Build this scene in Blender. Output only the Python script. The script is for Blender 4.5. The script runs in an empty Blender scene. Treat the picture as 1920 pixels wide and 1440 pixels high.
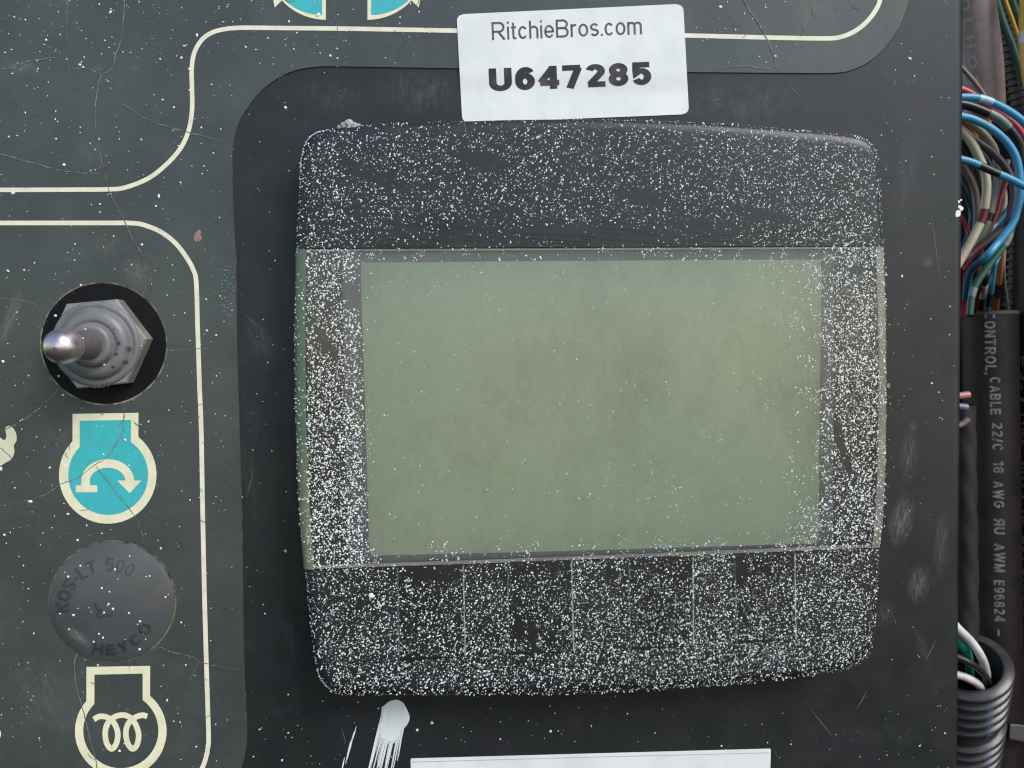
import bpy, math, random
import numpy as np
from mathutils import Vector
from mathutils.geometry import tessellate_polygon
rnd = random.Random(7)
scn = bpy.context.scene
col = scn.collection

# ------------------------------------------------------------------ camera
FPX, DIST = 1800.0, 0.18
AL, BE, RO = math.radians(5.4), math.radians(2.8), math.radians(0.85)
Fw = Vector((math.sin(AL)*math.cos(BE), math.cos(AL)*math.cos(BE), -math.sin(BE)))
R0 = Fw.cross(Vector((0, 0, 1))).normalized(); U0 = R0.cross(Fw)
Rt = R0*math.cos(RO) - U0*math.sin(RO)
Up = U0*math.cos(RO) + R0*math.sin(RO)
CAM = -Fw*DIST
cam = bpy.data.cameras.new('camera'); camo = bpy.data.objects.new('camera', cam); col.objects.link(camo)
from mathutils import Matrix
m4 = Matrix.Identity(4)
for i in range(3):
    m4[i][0], m4[i][1], m4[i][2], m4[i][3] = Rt[i], Up[i], -Fw[i], CAM[i]
camo.matrix_world = m4
cam.sensor_width = 36; cam.lens = FPX/1920*36
cam.clip_start = 0.005; cam.clip_end = 50
cam.dof.use_dof = True; cam.dof.focus_distance = DIST - 0.007; cam.dof.aperture_fstop = 40
scn.camera = camo

# ------------------------------------------------------------------ light
SUN_DIR = Vector((0.58, -0.58, 0.68)).normalized()
world = bpy.data.worlds.new("World"); scn.world = world; world.use_nodes = True
nt = world.node_tree; nt.nodes.clear()
sky = nt.nodes.new('ShaderNodeTexSky'); sky.sky_type = 'NISHITA'; sky.sun_disc = False
sky.sun_elevation = math.asin(SUN_DIR.z); sky.sun_rotation = math.atan2(SUN_DIR.x, SUN_DIR.y)
sky.air_density = 1.0; sky.dust_density = 0.5; sky.ozone_density = 1.0
bg = nt.nodes.new('ShaderNodeBackground'); bg.inputs[1].default_value = 0.105
wo = nt.nodes.new('ShaderNodeOutputWorld')
nt.links.new(sky.outputs[0], bg.inputs[0]); nt.links.new(bg.outputs[0], wo.inputs[0])
sun = bpy.data.lights.new('sun', 'SUN'); sun.energy = 1.5; sun.angle = math.radians(30); sun.color = (1, 0.955, 0.89)
suno = bpy.data.objects.new('sun', sun); col.objects.link(suno)
suno.rotation_euler = SUN_DIR.to_track_quat('Z', 'Y').to_euler()
scn.view_settings.view_transform = 'Standard'; scn.view_settings.look = 'None'
scn.view_settings.exposure = 0.86; scn.view_settings.gamma = 1.0
scn.render.engine = 'CYCLES'
scn.cycles.filter_width = 1.2; scn.cycles.use_denoising = True
scn.cycles.max_bounces = 6; scn.cycles.transparent_max_bounces = 12

# ------------------------------------------------------------------ helpers
MM = 0.001
def W(px, py, h=0.0):
    """photo position (1920x1440) at height h (metres) in front of the panel plane -> world point"""
    d = Fw + Rt*((px-960)/FPX) - Up*((py-720)/FPX)
    t = (-h - CAM.y)/d.y
    return CAM + d*t
def depth_scale(h):            # metres per photo pixel at that depth
    return (DIST - h)/FPX
def link(name, verts, faces, mat=None, parent=None, smooth=False, sharp=35, mats=None, fm=None):
    me = bpy.data.meshes.new(name)
    me.from_pydata([tuple(v) for v in verts], [], faces)
    for mm in (mats or ([mat] if mat else [])): me.materials.append(mm)
    if fm: me.polygons.foreach_set('material_index', fm)
    if smooth:
        me.polygons.foreach_set('use_smooth', [True]*len(me.polygons))
        me.set_sharp_from_angle(angle=math.radians(sharp))
    me.validate(); me.update()
    o = bpy.data.objects.new(name, me); col.objects.link(o)
    if parent: o.parent = parent
    return o
def tag(o, label=None, cat=None, group=None, kind=None):
    if label: o['label'] = label
    if cat: o['category'] = cat
    if group: o['group'] = group
    if kind: o['kind'] = kind
    return o
def empty(name, loc, label, cat, group=None):
    o = bpy.data.objects.new(name, None); o.empty_display_size = 0.005
    o.location = (0, 0, 0); col.objects.link(o)
    return tag(o, label, cat, group)
def catmull(pts, n=6):
    pts = [Vector(p) for p in pts]
    if len(pts) < 3: return pts
    P = [pts[0]*2-pts[1]] + pts + [pts[-1]*2-pts[-2]]
    out = []
    for i in range(1, len(P)-2):
        a, b, c, d = P[i-1], P[i], P[i+1], P[i+2]
        for k in range(n):
            t = k/n
            out.append(0.5*((2*b)+(c-a)*t+(2*a-5*b+4*c-d)*t*t+(3*b-a-3*c+d)*t**3))
    out.append(pts[-1]); return out
def frames(path):
    n = len(path); T = []
    for i in range(n):
        T.append((path[min(i+1, n-1)]-path[max(i-1, 0)]).normalized())
    ref = Vector((0, -1, 0))
    N = (ref - T[0]*ref.dot(T[0]))
    if N.length < 1e-6: N = Vector((1, 0, 0))
    N.normalize(); out = []
    for t in T:
        N = (N - t*N.dot(t)).normalized(); out.append((t, N.copy(), t.cross(N)))
    return out
def tube_geo(path, rad, seg=12, caps=True, off=0):
    fr = frames(path); V, F = [], []
    for i, p in enumerate(path):
        t, n, b = fr[i]; r = rad(i/(len(path)-1)) if callable(rad) else rad
        for k in range(seg):
            a = 2*math.pi*k/seg; rr = r(a) if callable(r) else r
            V.append(p + (n*math.cos(a)+b*math.sin(a))*rr)
    for i in range(len(path)-1):
        for k in range(seg):
            k2 = (k+1) % seg
            F.append((off+i*seg+k, off+(i+1)*seg+k, off+(i+1)*seg+k2, off+i*seg+k2))
    if caps:
        F.append(tuple(off+k for k in range(seg)))
        F.append(tuple(off+(len(path)-1)*seg+k for k in range(seg-1, -1, -1)))
    return V, F
def lathe_geo(profile, origin, axis, seg=48, ref=Vector((1, 0, 0)), rmod=None):
    """profile: list of (radius, along axis)"""
    axis = axis.normalized(); x = (ref-axis*ref.dot(axis)).normalized(); y = axis.cross(x)
    V, F = [], []
    for i, (r, s) in enumerate(profile):
        for k in range(seg):
            a = 2*math.pi*k/seg
            rr = r*(rmod(a, s) if rmod else 1)
            V.append(origin + axis*s + (x*math.cos(a)+y*math.sin(a))*rr)
    for i in range(len(profile)-1):
        for k in range(seg):
            k2 = (k+1) % seg
            F.append((i*seg+k, i*seg+k2, (i+1)*seg+k2, (i+1)*seg+k))
    return V, F
class Geo:
    def __init__(s): s.V, s.F = [], []
    def add(s, V, F):
        o = len(s.V); s.V += list(V); s.F += [tuple(i+o for i in f) for f in F]
    def ribbon(s, pts, width, h):
        """flat ribbon along photo points at height h; width in px (number or f(t)); h number or f(px,py)"""
        n = len(pts); L, R = [], []
        for i in range(n):
            a, b = Vector(pts[max(i-1, 0)][:2]), Vector(pts[min(i+1, n-1)][:2])
            d = (b-a)
            if d.length < 1e-9: d = Vector((1, 0))
            d.normalize(); nn = Vector((-d.y, d.x))
            # mitre
            k = 1.0
            if 0 < i < n-1:
                d1 = (Vector(pts[i][:2])-Vector(pts[i-1][:2]))
                if d1.length > 1e-9:
                    d1.normalize(); k = min(1.6, 1/max(0.5, abs(Vector((-d1.y, d1.x)).dot(nn))))
            w = (width(i/(max(1, n-1))) if callable(width) else width)/2*k
            p = Vector(pts[i][:2])
            L.append(p+nn*w); R.append(p-nn*w)
        H = h if callable(h) else (lambda x, y: h)
        V = [W(p.x, p.y, H(p.x, p.y)) for p in L] + [W(p.x, p.y, H(p.x, p.y)) for p in R]
        s.add(V, [(i, n+i, n+i+1, i+1) for i in range(n-1)])
    def poly(s, pts, h, holes=()):
        H = h if callable(h) else (lambda x, y: h)
        loops = [pts]+list(holes)
        flat = [p for l in loops for p in l]
        tri = tessellate_polygon([[Vector((p[0], p[1], 0)) for p in l] for l in loops])
        V = [W(p[0], p[1], H(p[0], p[1])) for p in flat]
        F = []
        for t in tri:
            a, b, c = (V[i] for i in t)
            F.append(tuple(t) if (b-a).cross(c-a).y < 0 else (t[0], t[2], t[1]))
        s.add(V, F)
    def obj(s, name, mat, parent=None, **k): return link(name, s.V, s.F, mat, parent, **k)
def smooth2(pts, n=5):
    return [(p.x, p.y) for p in catmull([(p[0], p[1], 0) for p in pts], n)]
def offs(pts, d):
    """offset a closed list of 2D points; positive = to the left of travel in photo axes"""
    n = len(pts); out = []
    for i in range(n):
        a, b, c = Vector(pts[i-1]), Vector(pts[i]), Vector(pts[(i+1) % n])
        t = ((b-a).normalized()+(c-b).normalized())
        t = t.normalized() if t.length > 1e-9 else (c-b).normalized()
        out.append((b.x + t.y*d, b.y - t.x*d))
    return out
def area(pts):
    return 0.5*sum(pts[i-1][0]*pts[i][1]-pts[i][0]*pts[i-1][1] for i in range(len(pts)))
def plate(name, pts, h0, h1, mat, parent, cham=0.0, holes=(), mats=None):
    """solid flat plate: px outline, from height h0 to h1, chamfer px"""
    if area(pts) < 0: pts = pts[::-1]
    g = Geo(); inner = offs(pts, -cham) if cham else pts      # area>0 in photo axes: clockwise; inside is right of travel
    hc = h1 - cham*1e-4*0.7 if cham else h1
    g.poly(inner, h1, holes)
    n = len(pts); nf = len(g.F)
    rings = [[W(x, y, h0) for x, y in pts]] + ([[W(x, y, hc) for x, y in pts]] if cham else []) + [[W(x, y, h1) for x, y in inner]]
    V = [v for r in rings for v in r]; F = []
    for k in range(len(rings)-1):
        for i in range(n):
            j = (i+1) % n
            F.append((k*n+i, (k+1)*n+i, (k+1)*n+j, k*n+j))
    g.add(V, F)
    for hl in holes:
        if area(hl) > 0: hl = hl[::-1]
        m = len(hl); V = [W(x, y, h0) for x, y in hl]+[W(x, y, h1) for x, y in hl]
        g.add(V, [(i, m+i, m+(i+1) % m, (i+1) % m) for i in range(m)])
    return g.obj(name, mat, parent)

# ------------------------------------------------------------------ materials
def nd(t, k, **inp):
    n = t.nodes.new(k)
    for a, v in inp.items(): setattr(n, a, v)
    return n
def mat(name, c, rough=0.5, c2=None, nscale=300, lo=0.4, hi=0.65, bump=0.0, bscale=2500, metal=0.0, spec=0.5, coat=0.0,
        rvar=0.0, scuffs=(), scuff_col=(0.2, 0.2, 0.19), grain=0.0, dust=None, stretch=(1, 1, 1), detail=6):
    m = bpy.data.materials.new(name); m.use_nodes = True; t = m.node_tree
    p = t.nodes['Principled BSDF']; L = t.links.new
    p.inputs['Roughness'].default_value = rough; p.inputs['Metallic'].default_value = metal
    p.inputs['Specular IOR Level'].default_value = spec; p.inputs['Coat Weight'].default_value = coat
    p.inputs['Base Color'].default_value = (*c, 1)
    geo = nd(t, 'ShaderNodeNewGeometry')
    mp = nd(t, 'ShaderNodeMapping'); mp.inputs['Scale'].default_value = stretch; L(geo.outputs['Position'], mp.inputs[0])
    def noise(sc, det=detail, rg=0.6, vec=None):
        n = nd(t, 'ShaderNodeTexNoise'); n.inputs['Scale'].default_value = sc; n.inputs['Detail'].default_value = det
        n.inputs['Roughness'].default_value = rg; L(vec or mp.outputs[0], n.inputs['Vector']); return n.outputs['Fac']
    def rng(x, a, b, c0=0.0, c1=1.0):
        r = nd(t, 'ShaderNodeMapRange'); r.inputs[1].default_value = a; r.inputs[2].default_value = b
        r.inputs[3].default_value = c0; r.inputs[4].default_value = c1; L(x, r.inputs[0]); return r.outputs[0]
    def mix(f, a, b):
        x = nd(t, 'ShaderNodeMix', data_type='RGBA')
        if isinstance(f, float): x.inputs[0].default_value = f
        else: L(f, x.inputs[0])
        for v, i in ((a, 6), (b, 7)):
            if isinstance(v, tuple): x.inputs[i].default_value = (*v, 1)
            else: L(v, x.inputs[i])
        return x.outputs[2]
    def mth(op, a, b):
        x = nd(t, 'ShaderNodeMath', operation=op)
        for v, i in ((a, 0), (b, 1)):
            if isinstance(v, (int, float)): x.inputs[i].default_value = v
            else: L(v, x.inputs[i])
        return x.outputs[0]
    cur = c; rf = None
    if c2: 
        f = rng(noise(nscale), lo, hi); cur = mix(f, c, c2)
    if grain:
        f = rng(noise(9000, 2), 0.3, 0.7, 0, grain); cur = mix(f, cur, tuple(min(1, v*2.2+0.01) for v in c))
    if dust:
        dc, ds, dl, dh, dm = dust
        f = rng(noise(ds, 10, 0.75), dl, dh, 0, dm); cur = mix(f, cur, dc)
    for (px, py, rx, ry, ang, st, h) in scuffs:
        cw = W(px, py, h); e = nd(t, 'ShaderNodeMapping', vector_type='TEXTURE')
        e.inputs['Location'].default_value = cw; e.inputs['Rotation'].default_value = (0, math.radians(ang), 0)
        e.inputs['Scale'].default_value = (rx*1e-4, 1, ry*1e-4); L(geo.outputs['Position'], e.inputs[0])
        ln = nd(t, 'ShaderNodeVectorMath', operation='LENGTH'); L(e.outputs[0], ln.inputs[0])
        edge = rng(ln.outputs['Value'], 1.0, 0.2)
        nv = nd(t, 'ShaderNodeMapping'); nv.inputs['Scale'].default_value = (3.0, 1, 0.9) ; L(e.outputs[0], nv.inputs[0])
        nz = rng(noise(2.2, 9, 0.72, nv.outputs[0]), 0.42, 0.72)
        f = mth('MULTIPLY', mth('MULTIPLY', edge, nz), st); cur = mix(f, cur, scuff_col)
    if not isinstance(cur, tuple): L(cur, p.inputs['Base Color'])
    if rvar:
        L(rng(noise(nscale*1.7), 0.35, 0.7, rough-rvar, rough+rvar), p.inputs['Roughness'])
    if bump:
        b = nd(t, 'ShaderNodeBump'); b.inputs['Strength'].default_value = bump; b.inputs['Distance'].default_value = 0.0001
        L(noise(bscale, 4), b.inputs['Height']); L(b.outputs[0], p.inputs['Normal'])
    return m

M = {}
PANEL_SCUFFS = [(1690, 975, 28, 60, 12, 1.0, 0), (1722, 1095, 26, 46, 6, .8, 0), (1765, 1020, 20, 70, 3, .45, 0), (1740, 492, 14, 12, 0, .7, 0),
    (1712, 800, 12, 14, 0, .5, 0), (1704, 850, 22, 60, 4, .5, 0), (1660, 1150, 24, 34, 15, .4, 0), (1730, 1215, 14, 60, -20, .25, 0),
    (1400, 190, 160, 60, 0, .22, 0), (790, 170, 90, 50, 0, .3, 0), (1700, 330, 30, 120, 8, .2, 0), (620, 180, 80, 40, 10, .2, 0),
    (490, 640, 30, 60, -25, .3, 0), (470, 900, 20, 90, -10, .2, 0), (545, 1200, 16, 60, -8, .25, 0), (1690, 1380, 60, 40, 0, .12, 0)]
M['panel'] = mat('powder coated steel', (0.0130, 0.0158, 0.0165), 0.42, c2=(0.0185, 0.0200, 0.0235), nscale=60, bump=0.10, bscale=6000, rvar=0.07, spec=.4,
                 scuffs=PANEL_SCUFFS, scuff_col=(0.22, 0.22, 0.22), dust=((0.10, 0.11, 0.11), 160, 0.52, 0.85, 0.25), grain=0.10)
M['decal'] = mat('faded printed film', (0.038, 0.046, 0.0435), 0.40, c2=(0.060, 0.072, 0.065), nscale=45, bump=0.14, bscale=5200, rvar=0.08,
                 dust=((0.14, 0.15, 0.14), 110, 0.52, 0.85, 0.40), grain=0.35,
                 scuffs=[(18, 600, 14, 70, 22, 1.0, 4e-4), (40, 125, 30, 14, 0, .8, 4e-4), (255, 510, 26, 34, -35, .7, 4e-4), (170, 285, 40, 34, 0, .3, 4e-4),
                         (80, 1300, 60, 90, -30, .35, 4e-4), (200, 460, 40, 30, 0, .35, 4e-4), (110, 820, 40, 40, 0, .3, 4e-4), (1520, 20, 40, 60, 20, .3, 4e-4)],
                 scuff_col=(0.22, 0.22, 0.19))
M['film_edge'] = mat('yellowed film edge', (0.32, 0.285, 0.19), 0.6, c2=(0.06, 0.055, 0.045), nscale=700)
M['film_edge_dark'] = mat('film edge with painted shadow', (0.05, 0.045, 0.034), 0.6, c2=(0.13, 0.115, 0.08), nscale=500, lo=.5, hi=.7)  # shadow line along the film outline, painted as a darker edge colour
M['cream'] = mat('cream print', (0.88, 0.83, 0.57), 0.5, c2=(0.78, 0.74, 0.51), nscale=400, bump=0.08, bscale=5200, dust=((0.35, 0.32, 0.24), 900, .6, .8, .35))
M['cream_line'] = mat('pale cream print', (0.88, 0.82, 0.63), 0.5, c2=(0.76, 0.71, 0.55), nscale=400, bump=0.08, bscale=5200, dust=((0.35, 0.32, 0.24), 900, .6, .8, .35))
M['teal'] = mat('teal print', (0.04, 0.50, 0.52), 0.45, c2=(0.06, 0.43, 0.46), nscale=500, bump=0.08, bscale=5200)
M['crack'] = mat('pale crack', (0.27, 0.26, 0.20), 0.7, c2=(0.10, 0.10, 0.08), nscale=900, lo=.35, hi=.6)
M['crack_dark'] = mat('dark crack', (0.12, 0.12, 0.09), 0.7)
M['speck'] = mat('paint speck', (0.86, 0.88, 0.84), 0.5)
M['speck_dull'] = mat('dull paint speck', (0.42, 0.44, 0.42), 0.6)
M['white_paint'] = mat('chalky white paint', (0.86, 0.88, 0.82), 0.6, c2=(0.76, 0.82, 0.84), nscale=900, bump=0.5, bscale=2500, stretch=(3, 1, .7))
M['sticker'] = mat('white sticker', (0.83, 0.845, 0.82), 0.45, c2=(0.73, 0.76, 0.75), nscale=120, dust=((0.42, 0.43, 0.45), 380, 0.61, 0.80, 0.6), bump=0.05, bscale=300)
M['ink'] = mat('grey purple ink', (0.058, 0.045, 0.065), 0.5, c2=(0.13, 0.11, 0.14), nscale=900)
M['ink_bold'] = mat('glossy black ink', (0.012, 0.010, 0.014), 0.30, c2=(0.10, 0.07, 0.09), nscale=230, lo=.48, hi=.75)
M['body'] = mat('black moulded plastic', (0.0135, 0.0150, 0.0165), 0.40, c2=(0.019, 0.020, 0.023), nscale=80, bump=0.15, bscale=3500, rvar=.06,
                scuffs=[(1000, 430, 200, 10, -3, .0, 8e-3)], dust=((0.08, 0.085, 0.09), 300, .5, .85, .2))
M['key'] = mat('black key film', (0.011, 0.0125, 0.013), 0.36, c2=(0.017, 0.019, 0.020), nscale=120, bump=0.08, bscale=3000)
M['key_edge'] = mat('key edge with painted glint', (0.26, 0.30, 0.27), .35, c2=(.07, .08, .075), nscale=900)  # glints on the key sides put into the colour as paler edges
M['groove'] = mat('dark scratch', (0.006, 0.006, 0.007), 0.6)
M['lens_edge'] = mat('yellowed edge with painted green reflection', (0.10, 0.155, 0.10), 0.28, c2=(0.24, 0.23, 0.145), nscale=24, lo=.48, hi=.62)  # green reflection painted into the yellowed plastic of the left edge
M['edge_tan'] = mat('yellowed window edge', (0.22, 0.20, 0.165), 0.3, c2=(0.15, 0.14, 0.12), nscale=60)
M['lens_scratch'] = mat('pale scratch', (.52, .56, .42), .5, c2=(.40, .46, .33), nscale=900)
M['bezel'] = mat('black window print', (0.020, 0.021, 0.024), 0.4)
M['lcd_frame'] = mat('grey screen frame', (0.26, 0.27, 0.24), 0.5, c2=(0.31, 0.255, 0.32), nscale=60)  # violet tint paints reflections and highlights over the grey
M['lcd'] = mat('olive screen glass', (0.60, 0.695, 0.51), 0.35, c2=(0.78, 0.80, 0.57), nscale=16, lo=.38, hi=.66,
               dust=((0.32, 0.40, 0.30), 60, .46, .8, .8), bump=.03, bscale=800, stretch=(1, 1, .7))
def clear_mat():
    m = bpy.data.materials.new('hazed clear plastic'); m.use_nodes = True; t = m.node_tree; t.nodes.clear(); L = t.links.new
    o = nd(t, 'ShaderNodeOutputMaterial'); tr = nd(t, 'ShaderNodeBsdfTransparent'); tr.inputs[0].default_value = (0.97, 0.98, 0.95, 1)
    gl = nd(t, 'ShaderNodeBsdfGlossy'); gl.inputs['Roughness'].default_value = 0.10; gl.inputs[0].default_value = (1, 1, 1, 1)
    df = nd(t, 'ShaderNodeBsdfDiffuse'); df.inputs[0].default_value = (0.60, 0.63, 0.63, 1)
    geo = nd(t, 'ShaderNodeNewGeometry'); n = nd(t, 'ShaderNodeTexNoise'); n.inputs['Scale'].default_value = 110; n.inputs['Detail'].default_value = 10
    n.inputs['Roughness'].default_value = .7
    mpp = nd(t, 'ShaderNodeMapping'); mpp.inputs['Rotation'].default_value = (0, .5, 0); mpp.inputs['Scale'].default_value = (.35, 1, 1.3); L(geo.outputs['Position'], mpp.inputs[0]); L(mpp.outputs[0], n.inputs['Vector'])
    r = nd(t, 'ShaderNodeMapRange'); r.inputs[1].default_value = .3; r.inputs[2].default_value = .8; r.inputs[3].default_value = .005; r.inputs[4].default_value = .085
    L(n.outputs['Fac'], r.inputs[0])
    fr = nd(t, 'ShaderNodeFresnel'); fr.inputs[0].default_value = 1.49
    m1 = nd(t, 'ShaderNodeMixShader'); L(r.outputs[0], m1.inputs[0]); L(tr.outputs[0], m1.inputs[1]); L(df.outputs[0], m1.inputs[2])
    m2 = nd(t, 'ShaderNodeMixShader'); L(fr.outputs[0], m2.inputs[0]); L(m1.outputs[0], m2.inputs[1]); L(gl.outputs[0], m2.inputs[2])
    L(m2.outputs[0], o.inputs[0]); return m
M['lens'] = clear_mat()
M['rubber'] = mat('black rubber', (0.005, 0.0055, 0.006), 0.6, spec=.2, dust=((0.16, 0.16, 0.13), 420, .60, .8, .6))
M['nut'] = mat('weathered grey nut', (0.36, 0.34, 0.30), 0.42, c2=(0.22, 0.22, 0.215), nscale=260, bump=.12, metal=.3, dust=((.3, .27, .2), 500, .6, .8, .5))
M['boot'] = mat('faded grey rubber boot', (0.19, 0.182, 0.19), 0.40, c2=(0.145, 0.15, 0.155), nscale=260, bump=.06, bscale=1800,
                dust=((0.26, 0.25, 0.22), 400, .55, .8, .5), scuff_col=(.02, .02, .025),
                scuffs=[(225, 644, 4.5, 5.5, 0, 4, 6e-3), (220, 664, 4, 4, 0, 4, 6e-3), (213, 688, 4, 3.4, 0, 4, 6e-3), (240, 655, 5, 8, 0, 3, 6e-3), (233, 680, 5, 6, 30, 3, 6e-3), (216, 618, 3, 3, 0, 3, 6e-3)])
M['lever'] = mat('brown grey rubber', (0.095, 0.082, 0.080), 0.36, c2=(0.12, 0.10, 0.10), nscale=400)
M['tip'] = mat('worn metal', (0.74, 0.65, 0.65), 0.34, c2=(0.50, 0.42, 0.40), nscale=500, metal=.9, bump=.1, bscale=1200)
M['plug'] = mat('dark rubber plug', (0.075, 0.082, 0.080), 0.32, c2=(0.092, 0.094, 0.098), nscale=150, bump=.08, bscale=4500, rvar=.06,
                scuffs=[(145, 1195, 12, 34, -48, 1.4, 1.5e-3)], scuff_col=(.3, .29, .24))
M['red_mark'] = mat('red smudge', (0.36, 0.16, 0.15), 0.6, c2=(.3, .26, .25), nscale=900)
M['blue_mark'] = mat('pale blue scuff', (0.12, 0.19, 0.26), 0.6)
M['wall'] = mat('black cabinet steel', (0.010, 0.010, 0.010), 0.7, c2=(0.016, 0.013, 0.012), nscale=50)
M['crud'] = mat('grey putty crud', (0.42, 0.43, 0.39), 0.8, c2=(.3, .3, .28), nscale=900, bump=.6)
def wirem(name, c, r=0.36): 
    M[name] = mat(name+' insulation', c, r, c2=tuple(v*.78 for v in c), nscale=250, dust=((.16, .14, .12), 300, .6, .85, .35))
for nme, c in dict(blue=(.055, .30, .50), dark_blue=(.02, .10, .17), steel_blue=(.07, .14, .24), red=(.50, .035, .06), dark_red=(.16, .012, .014), orange=(.55, .17, .04),
                   cream_wire=(.52, .46, .32), beige=(.33, .29, .22), black=(.022, .022, .021), brown=(.14, .085, .07), taupe=(.20, .145, .125), purple_brown=(.075, .058, .062), green=(.022, .11, .085),
                   bright_green=(.01, .30, .19), teal_wire=(.02, .08, .085), yellow=(.86, .46, .03), white=(.72, .68, .66), pink=(.5, .2, .2), violet=(.2, .19, .27), pale_green=(.17, .24, .14), band_grey=(.20, .25, .22), sky_white=(.5, .68, .72)).items():
    wirem(nme, c)
M['sheath'] = mat('dark cable jacket', (0.034, 0.024, 0.020), 0.55, spec=.35, c2=(0.016, 0.013, 0.012), nscale=120, bump=.1, bscale=1500)
M['fat'] = mat('dusty brown jacket', (0.19, 0.125, 0.105), 0.42, c2=(0.33, 0.26, 0.245), nscale=120, lo=.4, hi=.7, bump=.2, bscale=1500)
M['cable_print'] = mat('grey cable print', (0.30, 0.29, 0.25), 0.7, c2=(.13, .125, .11), nscale=700)
M['tan_print'] = mat('tan cable print', (0.42, 0.36, 0.26), 0.7)
M['rim_tan'] = mat('tan cut jacket rim', (0.12, 0.095, 0.065), 0.7)
M['loom'] = mat('black conduit plastic', (0.045, 0.041, 0.042), 0.30, c2=(.075, .068, .068), nscale=200)
M['hose'] = mat('dusty ribbed hose', (0.26, 0.19, 0.175), 0.5, c2=(.12, .085, .08), nscale=400)
M['blue_dash'] = mat('blue dash', (.06, .16, .45), .5)
M['clip'] = mat('grey plastic tie', (.12, .105, .10), .5)

# ------------------------------------------------------------------ stroke lettering
def arc(cx, cy, rx, ry, a0, a1, n=14):
    return [(cx+rx*math.cos(math.radians(a0+(a1-a0)*i/n)), cy+ry*math.sin(math.radians(a0+(a1-a0)*i/n))) for i in range(n+1)]
def glyph(ch, w):
    """centre lines of one letter for cap height 1; returns (strokes, width)"""
    l, b, t = w/2, w/2, 1-w/2
    def X(Wd): return Wd-w/2
    if ch in 'O0Q':
        Wd = .78 if ch == 'O' else .60; r = X(Wd); return [arc(Wd/2, .5, (r-l)/2, (t-b)/2, 90, 450, 28)], Wd
    if ch == 'C': Wd = .74; r = X(Wd); return [arc(Wd/2, .5, (r-l)/2, (t-b)/2, 42, 318, 24)], Wd
    if ch == 'G': Wd = .78; r = X(Wd); return [arc(Wd/2, .5, (r-l)/2, (t-b)/2, 42, 330, 24)+[(r, .5-w*.1), (Wd*.55, .5-w*.1)]], Wd
    if ch == 'U': Wd = .72; r = X(Wd); q = (r-l)/2; return [[(l, 1), (l, b+q)]+arc(Wd/2, b+q, q, q, 180, 360)+[(r, 1)]], Wd
    if ch in 'RBPD':
        Wd = {'R': .74, 'B': .70, 'P': .68, 'D': .74}[ch]; r = X(Wd); s = [[(l, 0), (l, 1)]]
        if ch == 'D': q = (t-b)/2; s.append([(l, t), (r-q*.8, t)]+arc(r-q*.8, .5, q*.8, q, 90, -90)+[(l, b)]); return s, Wd
        mid = .46 if ch == 'R' else .52; q = (t-mid)/2
        s.append([(l, t), (r-q-.03, t)]+arc(r-q-.03, mid+q, q, q, 90, -90)+[(l, mid)])
        if ch == 'B': q2 = (mid-b)/2; s.append([(l, mid), (r-q2, mid)]+arc(r-q2, b+q2, q2, q2, 90, -90)+[(l, b)])
        if ch == 'R': s.append([(Wd*.48, mid), (r+w*.1, 0)])
        return s, Wd
    if ch == 'E': Wd = .62; return [[(Wd, t), (l, t), (l, b), (Wd, b)], [(l, .52), (Wd*.93, .52)]], Wd
    if ch == 'H': Wd = .70; r = X(Wd); return [[(l, 0), (l, 1)], [(r, 0), (r, 1)], [(l, .52), (r, .52)]], Wd
    if ch == 'K': Wd = .70; return [[(l, 0), (l, 1)], [(Wd-w*.4, 1), (l, .36)], [(Wd*.42, .56), (Wd-w*.3, 0)]], Wd
    if ch == 'L': Wd = .58; return [[(l, 1), (l, b), (Wd, b)]], Wd
    if ch == 'T': Wd = .66; return [[(0, t), (Wd, t)], [(Wd/2, t), (Wd/2, 0)]], Wd
    if ch == 'I': return [[(l, 0), (l, 1)]], w
    if ch == 'N': Wd = .72; r = X(Wd); return [[(l, 0), (l, 1)], [(l, .97), (r, .03)], [(r, 0), (r, 1)]], Wd
    if ch == 'M': Wd = .82; r = X(Wd); return [[(l, 0), (l, 1)], [(l, .97), (Wd/2, .08), (r, .97)], [(r, 0), (r, 1)]], Wd
    if ch == 'A': Wd = .74; return [[(l*.9, 0), (Wd/2, t)], [(Wd/2, t), (Wd-l*.9, 0)], [(Wd*.22, .32), (Wd*.78, .32)]], Wd
    if ch == 'W': Wd = 1.0; return [[(l*.8, 1), (Wd*.27, .04), (Wd/2, .95), (Wd*.73, .04), (Wd-l*.8, 1)]], Wd
    if ch == 'Y': Wd = .70; return [[(l*.8, 1), (Wd/2, .45)], [(Wd-l*.8, 1), (Wd/2, .45)], [(Wd/2, .48), (Wd/2, 0)]], Wd
    if ch == 'S':
        Wd = .66; r = X(Wd); q = (t-b)/4
        return [arc(Wd/2, t-q, (r-l)/2, q, 25, 270, 16)+arc(Wd/2, b+q, (r-l)/2, q, 90, -155, 16)], Wd
    if ch == '1': Wd = .44; return [[(Wd-w/2, 0), (Wd-w/2, 1)], [(Wd-w/2, .97), (w*.3, .74)]], Wd
    if ch == '2':
        Wd = .62; r = X(Wd); q = (r-l)/2
        return [arc(Wd/2, t-q, q, q, 165, -35, 14)+[(l+.02, b+.02)], [(l*.6, b), (Wd, b)]], Wd
    if ch == '3': Wd = .62; r = X(Wd); q = (t-b)/4; return [arc(Wd/2, t-q, (r-l)/2, q, 160, -90)+arc(Wd/2, b+q, (r-l)/2, q, 90, -160)], Wd
    if ch == '4': Wd = .66; x = Wd*.72; return [[(x, 0), (x, 1)], [(x, .95), (l*.7, .30)], [(l*.5, .27), (Wd, .27)]], Wd
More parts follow.
